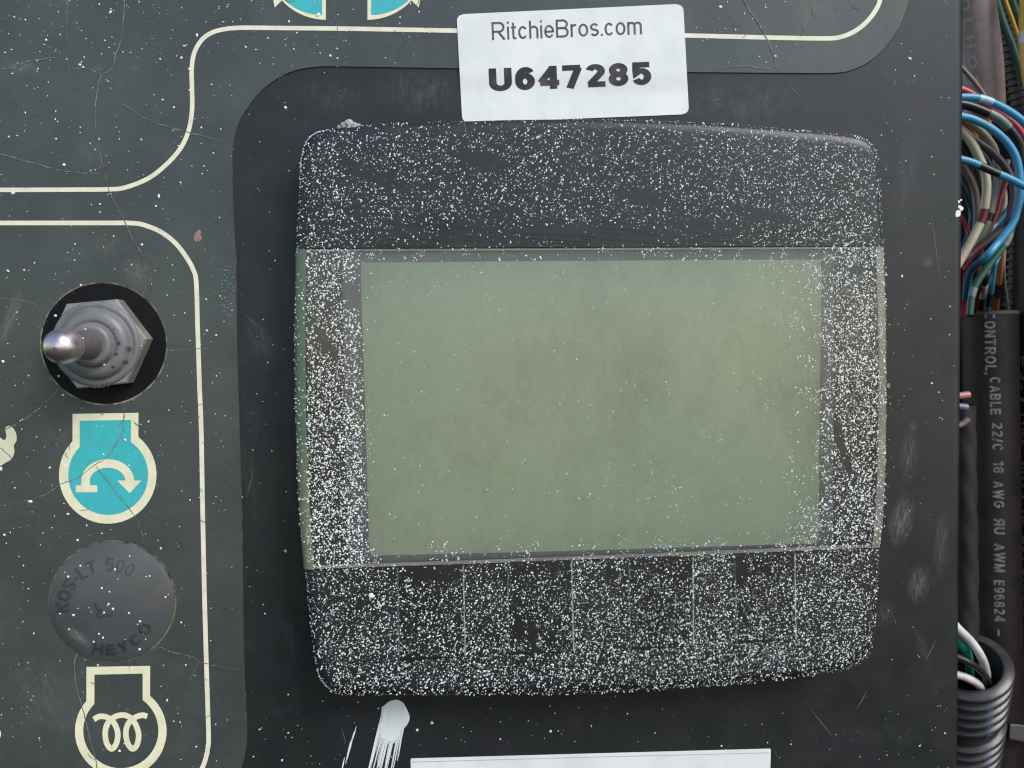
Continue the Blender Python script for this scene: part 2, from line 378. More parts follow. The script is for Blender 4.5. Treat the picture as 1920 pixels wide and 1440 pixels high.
    if ch == '5':
        Wd = .62; r = X(Wd); q = .31-w*.25
        return [[(Wd*.92, t), (Wd*.24, t), (l+.02, .50)]+arc(Wd/2, b+q, (r-l)/2, q, 125, -155, 18)], Wd
    if ch in '69':
        Wd = .62; r = X(Wd); q = .30-w*.2
        s = [arc(Wd/2, b+q, (r-l)/2, q, 90, 450, 22), [(l, b+q)]+arc(Wd/2+.02, .52, (r-l)/2+.02, t-.52, 180, 40, 12)]
        if ch == '9': s = [[(Wd-x, 1-y) for x, y in k] for k in s]
        return s, Wd
    if ch == '7': Wd = .62; return [[(0, t), (Wd-w*.2, t)], [(Wd-w*.45, t), (Wd*.36, 0)]], Wd
    if ch == '8': Wd = .62; r = X(Wd); q = (t-b)/4; return [arc(Wd/2, t-q*.96, (r-l)/2*.92, q*.96, 90, 450, 20), arc(Wd/2, b+q*1.04, (r-l)/2, q*1.04, 90, 450, 20)], Wd
    if ch == '/': Wd = .36; return [[(w*.3, 0), (Wd-w*.3, 1)]], Wd
    if ch == '-': return [[(0, .42), (.32, .42)]], .32
    if ch == ',': return [[(l, w), (l, 0), (l-.05, -.16)]], w
    if ch == '.': return [[(l, 0), (l, w*1.05)]], w
    xh = .72
    if ch in 'oceb':
        Wd = .54; r = X(Wd); tt = xh-w/2; ry = (tt-b)/2; cy = (tt+b)/2
        if ch == 'o': return [arc(Wd/2, cy, (r-l)/2, ry, 90, 450, 24)], Wd
        if ch == 'c': Wd = .50; r = X(Wd); return [arc(Wd/2, cy, (r-l)/2, ry, 38, 322, 20)], Wd
        return [[(l, cy-.01), (r, cy-.01)]+arc(Wd/2, cy, (r-l)/2, ry, 0, 325, 22)], Wd
    if ch == 'i': return [[(l, 0), (l, xh)], [(l, 1-w*1.1), (l, 1)]], w
    if ch == 't': Wd = .28; return [[(Wd*.42, .93), (Wd*.42, b+.08), (Wd*.52, b+.01), (Wd, b)], [(0, xh-w/2), (Wd, xh-w/2)]], Wd
    if ch in 'hnm':
        Wd = .50; q = (Wd-w)/2*.95; top = xh-w/2
        def arch(x0, x1): q = (x1-x0)/2; return [(x0, top-q)]+arc(x0+q, top-q, q, q, 180, 0, 12)+[(x1, 0)]
        if ch == 'm': Wd = .80; return [[(l, 0), (l, xh)], arch(l, Wd/2), arch(Wd/2, Wd-l)], Wd
        return [[(l, 0), (l, 1 if ch == 'h' else xh)], arch(l, Wd-l)], Wd
    if ch == 'r': Wd = .32; return [[(l, 0), (l, xh)], [(l, xh-.26)]+arc(l+.2, xh-.22-w/2, .2, .22, 170, 75, 8)], Wd
    if ch == 's':
        Wd = .47; r = X(Wd); tt = xh-w/2; q = (tt-b)/4
        return [arc(Wd/2, tt-q, (r-l)/2, q, 25, 270, 12)+arc(Wd/2, b+q, (r-l)/2, q, 90, -155, 12)], Wd
    if ch == ' ': return [], .34
    return [[(0, 0), (0.3, 0)]], .3
def layout(text, w, gap, kern=None):
    x = 0; out = []
    for ch in text:
        mir = ch == '~'                       # ~ : mirrored R of the recognised-component mark
        s, wd = glyph('R' if mir else ch, w)
        if mir: s = [[(wd-a, b) for a, b in k] for k in s]
        out.append((x, s)); x += wd + gap
    return out, x-gap
def stroke_poly(pts, w):
    pts = [pts[0]]+[b for a, b in zip(pts, pts[1:]) if math.dist(a, b) > 1e-4]
    n = len(pts); L, R = [], []
    closed = n > 8 and (Vector(pts[0])-Vector(pts[-1])).length < 1e-6
    for i in range(n):
        p = Vector(pts[i])
        a = Vector(pts[i-1]) if i > 0 else (Vector(pts[n-2]) if closed else None)
        b = Vector(pts[i+1]) if i < n-1 else (Vector(pts[1]) if closed else None)
        d1 = (p-a).normalized() if a is not None else None; d2 = (b-p).normalized() if b is not None else None
        if d1 is None: d1 = d2
        if d2 is None: d2 = d1
        t = d1+d2; t = t.normalized() if t.length > 1e-6 else d1
        nn = Vector((-t.y, t.x)); k = min(2.0, 1/max(.3, abs(nn.dot(Vector((-d1.y, d1.x))))))
        L.append(p+nn*w/2*k); R.append(p-nn*w/2*k)
    return L, R
def text_geo(text, w, gap, fn, shear=0.0, lift=6e-6, wall=0):
    """fn((u, v), lift) -> world point"""
    g = Geo(); lay, tot = layout(text, w, gap); z = 0
    for x, strokes in lay:
        for k, s in enumerate(strokes):
            q = [s[0]]
            for a_, b_ in zip(s, s[1:]):
                m_ = max(1, int(math.dist(a_, b_)/.1)); q += [(a_[0]+(b_[0]-a_[0])*j/m_, a_[1]+(b_[1]-a_[1])*j/m_) for j in range(1, m_+1)]
            L, R = stroke_poly(q, w); n = len(L); z = (k % 4)*lift
            V = [fn((x+p.x+shear*p.y, p.y), z) for p in L]+[fn((x+p.x+shear*p.y, p.y), z) for p in R]
            F = [(i, n+i, n+i+1, i+1) for i in range(n-1)]
            if wall:
                V += [fn((x+p.x+shear*p.y, p.y), -wall) for p in L]+[fn((x+p.x+shear*p.y, p.y), -wall) for p in R]
                F += [(i, i+1, 2*n+i+1, 2*n+i) for i in range(n-1)]+[(n+i, 3*n+i, 3*n+i+1, n+i+1) for i in range(n-1)]
                F += [(0, 2*n, 3*n, n), (n-1, 2*n-1, 4*n-1, 3*n-1)]
            g.add(V, F)
    return g, tot

# ------------------------------------------------------------------ control panel plate (folded sheet)
panel = empty('control_console', (0, 0, 0), 'large dark grey steel control panel plate with rounded folded right edge', 'control panel')
xr = (W(1806, 0).x + W(1790, 1440).x)/2 + 0.0013
x0, z0, z1 = W(-420, 720).x, W(900, 1900).z, W(900, -460).z
prof = [(x0, 0.0), (-0.03, 0), (0.03, 0), (xr-0.0026, 0.0)]
for i in range(1, 13):
    a = math.pi/2*i/12; prof.append((xr-0.0026+0.0026*math.sin(a), 0.0026*(1-math.cos(a))))
prof += [(xr, 0.009), (xr-0.0015, 0.009), (xr-0.0015, 0.003), (x0, 0.0015)]
V = []; ZN = 10
for j in range(ZN+1):
    z = z0+(z1-z0)*j/ZN
    V += [(x, y, z) for x, y in prof]
n = len(prof); F = [(j*n+i, j*n+(i+1) % n, (j+1)*n+(i+1) % n, (j+1)*n+i) for j in range(ZN) for i in range(n)]
F += [tuple(range(n))[::-1], tuple(ZN*n+i for i in range(n))]
link('steel_plate', V, F, M['panel'], panel, smooth=True, sharp=30)

# ------------------------------------------------------------------ printed decal film
HD = 2.6e-4
decal = empty('printed_decal', (0, 0, 0), 'cracked dark overlay film with cream lines and teal symbols on the panel', 'decal')
corner = smooth2([(1704, -40), (1703, 0), (1698, 22), (1685, 52), (1663, 84), (1633, 113), (1597, 131), (1565, 136.5), (1513, 137)], 4)
inner = smooth2([(640, 124.5), (600, 124.5), (560, 130), (527, 143), (493, 167), (467, 197), (448, 228), (438, 263), (435, 300), (437, 400)], 4)
low = smooth2([(442, 480), (444, 640), (448, 780), (453, 960), (455, 1120), (457, 1247), (462, 1360), (460, 1403), (452, 1437), (436, 1464), (410, 1484), (380, 1492)], 4)
outline = [(-400, -440), (1712, -440)] + corner + [(1290, 135), (860, 128)] + inner + low + [(-400, 1500)]
def circ_w(cx, cy, r, h, n=64, rz=None):
    c = W(cx, cy, h); rz = rz or r
    return [c+Vector((r*math.cos(2*math.pi*i/n), 0, rz*math.sin(2*math.pi*i/n))) for i in range(n)]
def to_px(p):
    d = p-CAM; k = d.dot(Fw); return (960+FPX*d.dot(Rt)/k, 720-FPX*d.dot(Up)/k)
TG, PL = (195.5, 644.5), (211.5, 1128)
R_T, R_P = 0.0111, 0.01125
hole1 = [to_px(p) for p in circ_w(*TG, R_T, HD)]
hole2 = [to_px(p) for p in circ_w(*PL, R_P, HD)]
g = Geo(); g.poly(outline, HD, [hole1, hole2]); g.obj('film_sheet', M['decal'], decal)
ge = Geo()
def edge_ring(pts, d_out):
    o = offs(pts, d_out); n = len(pts)
    V = [W(x, y, HD) for x, y in pts]+[W(x, y, 3e-5) for x, y in o]
    ge.add(V, [(i, n+i, n+(i+1) % n, (i+1) % n) for i in range(n)])
oc = outline if area(outline) > 0 else outline[::-1]
edge_ring(oc, 1.6)
ge.obj('film_edge', M['film_edge_dark'], decal); ge = Geo()
for hh in (hole1, hole2):
    hc = hh if area(hh) > 0 else hh[::-1]
    edge_ring(hc, -5.0); ge.obj('film_edge', M['film_edge'], decal); ge = Geo()
HP = HD + 3e-5
lineA = smooth2([(-200, 356), (0, 356), (150, 355.5), (200, 355), (233, 352), (277, 335), (310, 310), (337, 280), (353, 247), (360, 207), (360, 167), (359.5, 127), (365, 97), (380, 73), (400, 60), (423, 54.3), (445, 52.3), (475, 52), (540, 52.6), (640, 53.5), (740, 55.3), (857, 57.5), (1100, 63), (1287, 66.5), (1450, 70.5), (1547, 72), (1575, 69.5), (1600, 60), (1623, 43), (1640, 22), (1650, 0), (1653, -40)], 5)
g = Geo(); g.ribbon(lineA, 8.3, HP); g.obj('border_line', M['cream_line'], decal)
lineB = smooth2([(-200, 418), (0, 418), (200, 418), (240, 418), (267, 421), (300, 434), (327, 454), (348, 480), (362, 505), (368, 530), (370.5, 613), (374, 720), (377.5, 813), (380, 960), (383.5, 1120), (388, 1280), (391, 1377), (389.5, 1403), (381, 1436), (362, 1462), (330, 1475), (200, 1477)], 5)
g = Geo(); g.ribbon(lineB, 8.6, HP); g.obj('border_line', M['cream_line'], decal)

def neck_outline(cx, cy, r, x0, x1, ytop, slant=2, n=40):
    # circle with a square neck on top, starting at the neck's lower right, clockwise in photo
    a1 = math.asin(min(1, (x1-cx)/r)); a0 = math.asin(max(-1, (x0-cx)/r))
    pts = [(x0, ytop), (x1, ytop-slant)]
    A0, A1 = a1, 2*math.pi + a0
    for i in range(n+1):
        a = A0+(A1-A0)*i/n; pts.append((cx+r*math.sin(a), cy-r*math.cos(a)))
    return pts
# engine start symbol
sym = Geo(); sym.poly(neck_outline(202, 890.5, 91.5, 136, 259.5, 776), HP)
st = sym.obj('engine_start_symbol', M['cream'], decal)
f = Geo(); f.poly(neck_outline(203, 890.5, 75, 149.5, 245.5, 789), HP+2e-5); f.obj('symbol_fill', M['teal'], st)
a = Geo()
a.ribbon([(202+41.5*math.cos(math.radians(q))*1.0, 902-33*math.sin(math.radians(q))) for q in range(180, -1, -6)], 16, HP+4e-5)
a.ribbon([(160.5, 902), (160.5, 914)], 16, HP+4.2e-5)
a.poly([(142, 910), (182.5, 910), (182.5, 923), (142, 923)], HP+4.6e-5)
a.poly([(220, 901), (265, 901), (243, 925)], HP+4.6e-5)
a.obj('rotation_arrow', M['cream'], st)
# glow plug symbol
outer = neck_outline(226.5, 1371, 86, 162, 281.5, 1250.5)
inn = neck_outline(226.5, 1370, 70.5, 177, 267.5, 1265)
g = Geo(); g.poly(outer, HP, [inn]); gs = g.obj('glow_plug_symbol', M['cream'], decal)
g = Geo()
coilA = [(x/3, 960+y/3) for x, y in [(527, 1167), (560, 1150), (602, 1155), (640, 1185), (662, 1240), (655, 1300), (628, 1332), (600, 1300), (592, 1240), (605, 1190), (640, 1155), (690, 1142), (735, 1158), (765, 1200), (780, 1255), (770, 1310), (745, 1332), (718, 1300), (708, 1240), (722, 1190), (757, 1157), (800, 1143), (828, 1150)]]
cc = smooth2(coilA, 6); mids = [0, len(cc)//3, 2*len(cc)//3, len(cc)-1]
for k in range(3): g.ribbon(cc[mids[k]:mids[k+1]+1], 10.5, HP+k*1e-5)
g.obj('coil_mark', M['cream'], gs)
# direction sectors at the top edge
def sector(cx, cy, r, side):
    def pts(r, inset):
        lim = (75-0)/r
        P = []
        for i in range(25):
            aa = math.radians(90*i/24); P.append((cx+side*(inset)+side*r*math.sin(aa)*1.0, cy+r*math.cos(aa)))
        return P + [(cx+side*inset, cy)]
    g = Geo(); g.poly(pts(r, 0), HP); o = g.obj('direction_symbol', M['cream'], decal)
    f = Geo(); f.poly([(x, y) for x, y in pts(r-9, 7)], HP+2e-5); f.obj('symbol_fill', M['teal'], o)
    t = Geo(); t.poly([(cx+side*70, cy+64), (cx+side*96, cy+89), (cx+side*102, cy+55)], HP+1e-5); t.obj('arrow_head', M['cream'], o)
sector(611, -75, 112, -1); sector(689, -75, 112, 1)
# hare symbol at the left edge
hare = smooth2([(-70, 820), (-40, 800), (-12, 812), (0, 820), (8, 825), (12, 818), (10, 805), (14, 799), (22, 800), (30, 812), (31, 826), (26, 835), (27, 848), (22, 860), (10, 868), (-6, 876), (-40, 884), (-80, 880), (-90, 850)], 4)
g = Geo(); g.poly(hare, HP); g.obj('running_animal_symbol', M['cream'], decal)
g = Geo(); g.poly([(-22+24*math.cos(i*math.pi/12), 1376+18*math.sin(i*math.pi/12)) for i in range(24)], HP); g.obj('round_symbol', M['cream'], decal)

cracks = [
 ([(236, -30), (230, 57), (218, 100), (210, 128), (190, 143), (183, 167), (179, 200), (180, 247)], 2.3),
 ([(180, 247), (190, 300), (197, 330), (208, 365), (230, 407), (250, 450), (267, 480), (273, 507), (272, 540), (267, 556)], 1.7),
 ([(190, 143), (175, 133), (160, 128), (130, 127)], 1.7), ([(127, -30), (125, 60), (131, 79)], 2.0),
 ([(0, 128), (23, 128), (53, 115), (107, 107)], 1.9), ([(230, 195), (250, 208), (273, 222), (310, 236), (350, 247), (433, 270)], 2.1),
 ([(0, 289), (77, 310), (137, 323), (197, 325)], 2.0), ([(110, 728), (80, 760), (52, 782), (23, 798), (-20, 818)], 1.9),
 ([(232, 755), (232, 777), (230, 807), (220, 830), (197, 860), (180, 870), (143, 897), (113, 908), (80, 930), (33, 942), (-20, 952)], 1.6),
 ([(180, 875), (215, 920), (247, 960), (257, 975), (267, 1003), (265, 1026)], 1.4),
 ([(145, 1221), (140, 1243), (143, 1287), (157, 1337), (170, 1390), (182, 1437), (190, 1470)], 2.0),
 ([(290, 1208), (320, 1222), (363, 1233), (377, 1242), (410, 1249), (453, 1256)], 1.6), ([(372, 1242), (357, 1273), (355, 1293)], 1.2),
 ([(1390, -30), (1395, 0), (1415, 33), (1433, 63), (1450, 103), (1458, 136)], 2.7), ([(1343, 130), (1397, 123), (1427, 128), (1455, 127)], 1.9),
 ([(310, 657), (353, 655), (443, 650)], 1.1), ([(550, 83), (563, 127)], 1.2), ([(618, -20), (628, 30), (640, 80)], 1.3),
 ([(-20, 825), (0, 840), (33, 868), (80, 925)], 1.5), ([(127, 113), (137, 163), (153, 163)], 1.2), ([(222, 345), (240, 330), (250, 300)], 1.0),
 ([(243, 1235), (242, 1260)], 1.2), ([(380, 830), (410, 840), (440, 846)], 1.0), ([(95, 25), (113, 30)], 1.0), ([(500, 0), (490, 20), (494, 38)], 1.3), ([(0, 560), (50, 565), (90, 580)], 1.0)]
for pts, w in cracks:
    sm = smooth2(pts, 6)
    sm = [(x+rnd.uniform(-.9, .9), y+rnd.uniform(-.9, .9)) for x, y in sm]
    g = Geo(); ph = rnd.random()*9
    g.ribbon(sm, lambda t, w=w, ph=ph: w*(.55+.45*abs(math.sin(ph+t*23)))*(1 if t < .85 else (1-t)/.15*.8+.2), HD+8e-5+rnd.random()*8e-6)
    g.obj('crack', M['crack'], decal)

# ------------------------------------------------------------------ specks
def speck_geo(g, c, nrm, r, el, ang, hgt):
    """tiny five-sided paint fleck"""
    up = nrm; x = Vector((0, 0, 1)).cross(up).normalized(); y = up.cross(x)
    d1 = x*math.cos(ang)+y*math.sin(ang); d2 = -x*math.sin(ang)+y*math.cos(ang)
    o = len(g.V)
    if hasattr(g, 'mi'): g.mi += [1 if rnd.random() < (.55 if r < .8e-4 else .15) else 0]*7
    for k in range(6):
        a = math.pi/3*k; g.V.append(c + d1*(r*el*math.cos(a)) + d2*(r*math.sin(a)))
    for k in range(6):
        a = math.pi/3*k; g.V.append(c + d1*(r*.55*el*math.cos(a)) + d2*(r*.55*math.sin(a)) + up*hgt)
    for k in range(6):
        k2 = (k+1) % 6; g.F.append((o+k, o+k2, o+6+k2, o+6+k))
    g.F.append(tuple(o+6+k for k in range(6)))
NRM = Vector((0, -1, 0))
def in_decal(x, y):
    if y < 128: return x < 1690
    if x < 436: return y < 1470
    return False
g1, g2 = Geo(), Geo()
for i in range(1450):
    x, y = rnd.uniform(-60, 650), rnd.uniform(-40, 1460)
    if rnd.random() < .25: x, y = rnd.uniform(-60, 1500), rnd.uniform(-40, 130)
    if (x-TG[0])**2+(y-TG[1])**2 < 118**2 or (x-PL[0])**2+(y-PL[1])**2 < 116**2: continue
    if 548 < x and y > 230: continue
    if 850 < x < 1295 and y < 230: continue
    d = in_decal(x, y)
    if not d and rnd.random() < .55: continue
    r = (0.35+rnd.expovariate(2.0))*1e-4
    r = min(r, 2.9e-4)
    speck_geo(g1 if d else g2, W(x, y, HD+6e-5 if d else 2e-5), NRM, r, rnd.choice([1, 1, 1.3, 1.7]), rnd.uniform(0, 6), r*.4)
for i in range(330):     # the lower and right plate
    x, y = (rnd.uniform(470, 1780), rnd.uniform(1300, 1460)) if i < 150 else (rnd.uniform(1600, 1790), rnd.uniform(-20, 1460))
    if 765 < x < 1450 and y > 1400: continue
    if x < 1640 and y < 1305: continue
    r = (0.4+rnd.expovariate(2.4))*1e-4; speck_geo(g2, W(x, y, 2e-5), NRM, min(r, 2.6e-4), 1.2, rnd.uniform(0, 6), r*.4)
tag(g1.obj('paint_speck', M['speck'], decal), kind='stuff')
tag(g2.obj('paint_speck', M['speck'], panel), kind='stuff')
# light scuff marks on the film and plate
g = Geo()
for i in range(44):
    x, y = 414+rnd.uniform(0, 24), 500+rnd.uniform(0, 92)
    y = 500+round((y-500)/6.5)*6.5
    g.ribbon([(x-1.6, y-1.5), (x, y+1), (x+1.6, y-1.2)], 1.5, HD+9e-5)
tag(g.obj('hatched_scuff', M['blue_mark'], decal), kind='stuff')
g = Geo()
for k in range(3):
    c = (370+k*1.5, 445-k*5); pts = [(c[0]+(9-2*k)*math.cos(q)*rnd.uniform(.6, 1.1), c[1]+(10-2*k)*math.sin(q)*rnd.uniform(.6, 1.1)) for q in [i*math.pi/6 for i in range(12)]]
    g.poly(pts, HD+9e-5+k*1e-5)
g.obj('red_smudge', M['red_mark'], decal)
g = Geo()
for (xa, ya, xb, yb) in [(447, 80, 462, 90), (460, 590, 494, 620), (466, 775, 480, 774), (475, 880, 463, 930), (640, 1365, 648, 1395), (250, 790, 262, 800), (1755, 1200, 1735, 1240), (1625, 1295, 1605, 1330),
        (325, 550, 350, 552), (1480, 160, 1500, 180), (1330, 190, 1350, 185), (1745, 400, 1762, 520), (1520, 1330, 1560, 1380)]:
    g.ribbon([(xa, ya), ((xa+xb)/2+rnd.uniform(-2, 2), (ya+yb)/2), (xb, yb)], lambda t: 1.4*math.sin(.2+2.7*t)+.2, HD+1e-4 if in_decal(xa, ya) else 3e-5)
tag(g.obj('fine_scratch', M['crack_dark'], panel), kind='stuff')

g = Geo()
for i in range(170):
    x, y = rnd.uniform(-40, 430), rnd.uniform(-20, 1440)
    if rnd.random() < .3: x, y = rnd.uniform(380, 1680), rnd.uniform(-20, 120)
    if math.dist((x, y), TG) < 122 or math.dist((x, y), PL) < 120 or (850 < x < 1300): continue
    a, l = rnd.gauss(.6, .8), rnd.uniform(6, 26); k = rnd.uniform(-.5, .5)
    g.ribbon(smooth2([(x, y), (x+l*.5*math.cos(a), y+l*.5*math.sin(a)), (x+l*math.cos(a+k), y+l*math.sin(a+k))], 3), lambda t: .9*math.sin(.2+2.7*t)+.15, HD+1.0e-4+i*1e-7)
tag(g.obj('fine_scuff', M['crack_dark'], decal), kind='stuff')
# white paint smear on the plate
g = Geo()
blob = smooth2([(730, 1315), (743, 1312), (755, 1317), (763, 1330), (768, 1345), (764, 1358), (756, 1368), (748, 1385), (735, 1395), (722, 1390), (711, 1385), (709, 1365), (714, 1342), (716, 1326)], 4)
b = offs(blob if area(blob) > 0 else blob[::-1], -4); bb = blob if area(blob) > 0 else blob[::-1]
g.poly(b, 2.2e-4); n = len(bb)
g.add([W(x, y, 2e-5) for x, y in bb]+[W(x, y, 2.2e-4) for x, y in b], [(i, n+i, n+(i+1) % n, (i+1) % n) for i in range(n)])
for i in range(44):
    u = rnd.random(); xs, ys = 711+u*45, 1352+rnd.uniform(0, 36); ln = rnd.uniform(30, 105)
    xe = xs-ln*.22+(u-.5)*6; w = rnd.uniform(1.2, 4.6)
    g.ribbon([(xs, ys), (xs*.6+xe*.4+rnd.uniform(-1, 1), ys+ln*.4), (xe, ys+ln)], lambda t, w=w: w*(1-.75*t), 3e-5+i*5e-6)
for (xa, ya, xb, yb, w) in [(664, 1372, 650, 1425, 3.2), (668, 1362, 662, 1385, 2), (646, 1420, 640, 1450, 2.5), (657, 1390, 648, 1432, 2)]:
    g.ribbon([(xa, ya), ((xa+xb)/2, (ya+yb)/2), (xb, yb)], lambda t, w=w: w*(.4+math.sin(3*t)*.6), 3e-5)
o = g.obj('paint_smear', M['white_paint'], panel); o['label'] = 'dragged white paint smear below the display'
# white chip on the folded edge
g = Geo()
for (cx, cy, r) in [(1797, 400, 5.5), (1803, 391, 4), (1799, 388, 3), (1798, 378, 2.4), (1802, 375, 2), (1794, 404, 3)]:
    hx = 5e-5
    xw = W(cx, cy, 0).x; dd = max(0, xw-(xr-0.0026)); yb = 0.0026-math.sqrt(max(0, 0.0026**2-dd**2)) if dd < 0.0026 else .0026
    pts = [(cx+r*math.cos(q)*rnd.uniform(.7, 1.1), cy+r*1.2*math.sin(q)*rnd.uniform(.7, 1.1)) for q in [i*math.pi/5 for i in range(10)]]
    g.poly(pts, hx-yb+r*2e-5)
g.obj('paint_chip', M['speck'], panel)
# small flecks of rust coloured residue beside the display
g = Geo()
for (cx, cy, r) in [(1666, 723, 5), (1669, 757, 2.5), (1668, 745, 1.4)]:
    g.poly([(cx+r*.7*math.cos(q), cy+r*math.sin(q)) for q in [i*math.pi/4 for i in range(8)]], 1.2e-4)
tag(g.obj('rust_fleck', M['red_mark'], panel), kind='stuff')

# ------------------------------------------------------------------ display module
H, KR = 8e-3, 1.1e-3
disp = empty('display_module', (0, 0, 0), 'black monitor with olive screen and paint flecked bezel mounted on the panel', 'display')
brow_px = [(556, 468), (557, 440), (562, 350), (563.5, 310), (566, 290), (571, 272), (580, 258), (593, 249), (612, 244), (650, 238.5), (720, 233.5), (860, 228), (960, 225), (1070, 224), (1160, 225), (1250, 228), (1350, 233), (1450, 240.5), (1540, 248), (1590, 254), (1613, 259), (1628, 267), (1638, 279), (1643, 295), (1646, 340), (1649, 400), (1653, 463)]
right_px = [(1656, 463), (1659, 550), (1661, 650), (1661, 770), (1659, 880), (1654, 980), (1648, 1025)]
lower_px = [(1645, 1025), (1643, 1070), (1640, 1120), (1636, 1165), (1632, 1200), (1627, 1220), (1616, 1235), (1598, 1246), (1570, 1255), (1500, 1267), (1400, 1278), (1280, 1288), (1150, 1295), (1000, 1300), (900, 1301.5), (800, 1302.5), (700, 1302), (655, 1300), (630, 1296), (614, 1288), (602, 1274), (595, 1255), (588, 1215), (580, 1150), (572, 1066)]
left_px = [(569.5, 1066), (563, 990), (557.5, 890), (554, 780), (552.5, 680), (552.5, 580), (554, 468)]
def toW2(pts, h): return [(lambda p: (p.x, p.z))(W(x, y, h)) for x, y in pts]
def cap_piece(name, px, mat, c, seam_gap=1.2e-4, h=H, k=KR, h0=5e-3, dense=4):
    """a front cover piece: px = outer edge polyline from one seam end to the other; the rest closes with a straight seam"""
    sm = smooth2(px, dense); P = [Vector(q) for q in toW2(sm, h-k)]; n = len(P)
    ctr = sum(P, Vector((0, 0)))/n
    N = []
    for i in range(n):
        t = (P[min(i+1, n-1)]-P[max(i-1, 0)]).normalized(); nn = Vector((-t.y, t.x))
        if nn.dot(ctr-P[i]) < 0: nn = -nn
        N.append(nn)
    sd = (P[-1]-P[0]).normalized(); sn = Vector((-sd.y, sd.x))
    if sn.dot(ctr-P[0]) < 0: sn = -sn
    N[0], N[-1] = sd, -sd
    P[0] = P[0]+sn*seam_gap; P[-1] = P[-1]+sn*seam_gap
    rings = [(0, h0), (0, h-k)]
    for a in (15, 30, 45, 60, 75, 90):
        a = math.radians(a); rings.append((c*(1-math.cos(a)), h-k+k*math.sin(a)))
    V, F = [], []
    for d, hh in rings:
        V += [Vector((P[i].x+N[i].x*d, -hh, P[i].y+N[i].y*d)) for i in range(n)]
    for r in range(len(rings)-1):
        for i in range(n):
            j = (i+1) % n; F.append((r*n+i, r*n+j, (r+1)*n+j, (r+1)*n+i))
    F.append(tuple((len(rings)-1)*n+i for i in range(n)))
    o = link(name, V, F, mat, disp, smooth=True, sharp=28)
    me = o.data
    # make faces point out
    import bmesh
    bm = bmesh.new(); bm.from_mesh(me); bmesh.ops.recalc_face_normals(bm, faces=bm.faces[:]); bm.to_mesh(me); bm.free()
    return o
# base housing
allpx = brow_px + right_px[1:-1] + lower_px + left_px[1:-1]
base = [Vector(q) for q in toW2(allpx, 7e-3)]
ctr = sum(base, Vector((0, 0)))/len(base); base = [p+(ctr-p).normalized()*10e-4 for p in base]
n = len(base)
V = [Vector((p.x, 0.0002, p.y)) for p in base]+[Vector((p.x, -5.2e-3, p.y)) for p in base]
link('housing', V, [(i, (i+1) % n, n+(i+1) % n, n+i) for i in range(n)]+[tuple(n+i for i in range(n))[::-1]], M['body'], disp)
cap_piece('brow_cover', brow_px, M['body'], 2.3e-3)
cap_piece('keypad_cover', lower_px, M['body'], 2.0e-3)
# clear window: rounded side edges + flat hazed pane
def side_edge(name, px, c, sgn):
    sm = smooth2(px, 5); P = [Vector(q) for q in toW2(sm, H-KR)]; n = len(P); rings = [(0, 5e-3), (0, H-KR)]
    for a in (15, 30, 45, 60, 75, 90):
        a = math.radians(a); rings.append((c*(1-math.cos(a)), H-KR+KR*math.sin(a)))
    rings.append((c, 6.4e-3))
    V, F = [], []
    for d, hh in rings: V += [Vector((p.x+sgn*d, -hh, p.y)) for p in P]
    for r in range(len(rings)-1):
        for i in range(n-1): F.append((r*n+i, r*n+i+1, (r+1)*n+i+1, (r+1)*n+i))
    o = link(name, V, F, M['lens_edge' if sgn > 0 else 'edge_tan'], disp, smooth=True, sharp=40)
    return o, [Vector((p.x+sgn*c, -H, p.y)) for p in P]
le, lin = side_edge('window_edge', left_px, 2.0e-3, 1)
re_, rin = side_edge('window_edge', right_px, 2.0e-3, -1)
loop = [to_px(p) for p in lin][::1] + [to_px(p) for p in rin]
g = Geo(); g.poly(loop, H-3e-5)
n = len(loop); lp = loop if area(loop) > 0 else loop[::-1]
g.add([W(x, y, H-3e-5) for x, y in lp]+[W(x, y, H-1.1e-3) for x, y in lp], [(i, n+i, n+(i+1) % n, (i+1) % n)[::-1] for i in range(n)])
pane_px = loop
g.obj('window_pane', M['lens'], disp)
# top and bottom cut edges of the window
g = Geo()
g.ribbon([(575, 469.5), (1000, 467.8), (1638, 464.6)], 3.0, H+1e-5)
g.obj('window_edge', M['edge_tan'], disp); g = Geo()
g.ribbon([(590, 1063.2), (900, 1053), (1300, 1037.5), (1632, 1024)], 6.5, H+1e-5)
g.obj('window_edge', M['edge_tan'], disp)
# window mask, screen frame, screen
hm, hf, hs = 6.3e-3, 6.15e-3, 6.0e-3
win = [(641, 460), (1566, 456), (1562, 1042), (652, 1074)]
g = Geo(); g.poly([(572, 452), (1640, 452), (1634, 1066), (590, 1088)], hm, [win]); g.obj('window_mask', M['bezel'], disp)
scr = smooth2([(677, 492), (1000, 489), (1539, 486), (1542, 520), (1538, 760), (1536, 1010), (1533, 1019), (1000, 1035), (697, 1042), (692, 1030), (684, 760), (676, 510)], 1)
g = Geo(); g.poly([(600, 446), (1600, 446), (1600, 1075), (600, 1095)], hf, [scr]); g.obj('screen_frame', M['lcd_frame'], disp)
g = Geo(); g.poly([(640, 470), (1580, 470), (1580, 1050), (640, 1070)], hs); g.obj('screen', M['lcd'], disp)
# keys
keys = [[(744, 1063), (870, 1058), (874, 1232), (747, 1241)], [(950, 1053), (1073, 1049), (1077, 1222), (953, 1229)],
        [(1177, 1047), (1301, 1042), (1302, 1212), (1181, 1219)], [(1376, 1041), (1492, 1036), (1494, 1200), (1381, 1207)]]
for kpx in keys:
    ko = plate('key', kpx, H-1e-4, H+2.6e-4, M['key'], disp, cham=4)
    ko.data.materials.append(M['key_edge'])
    for pf in ko.data.polygons:
        if abs(pf.normal.y) < .97 and abs(pf.normal.x) > .4: pf.material_index = 1
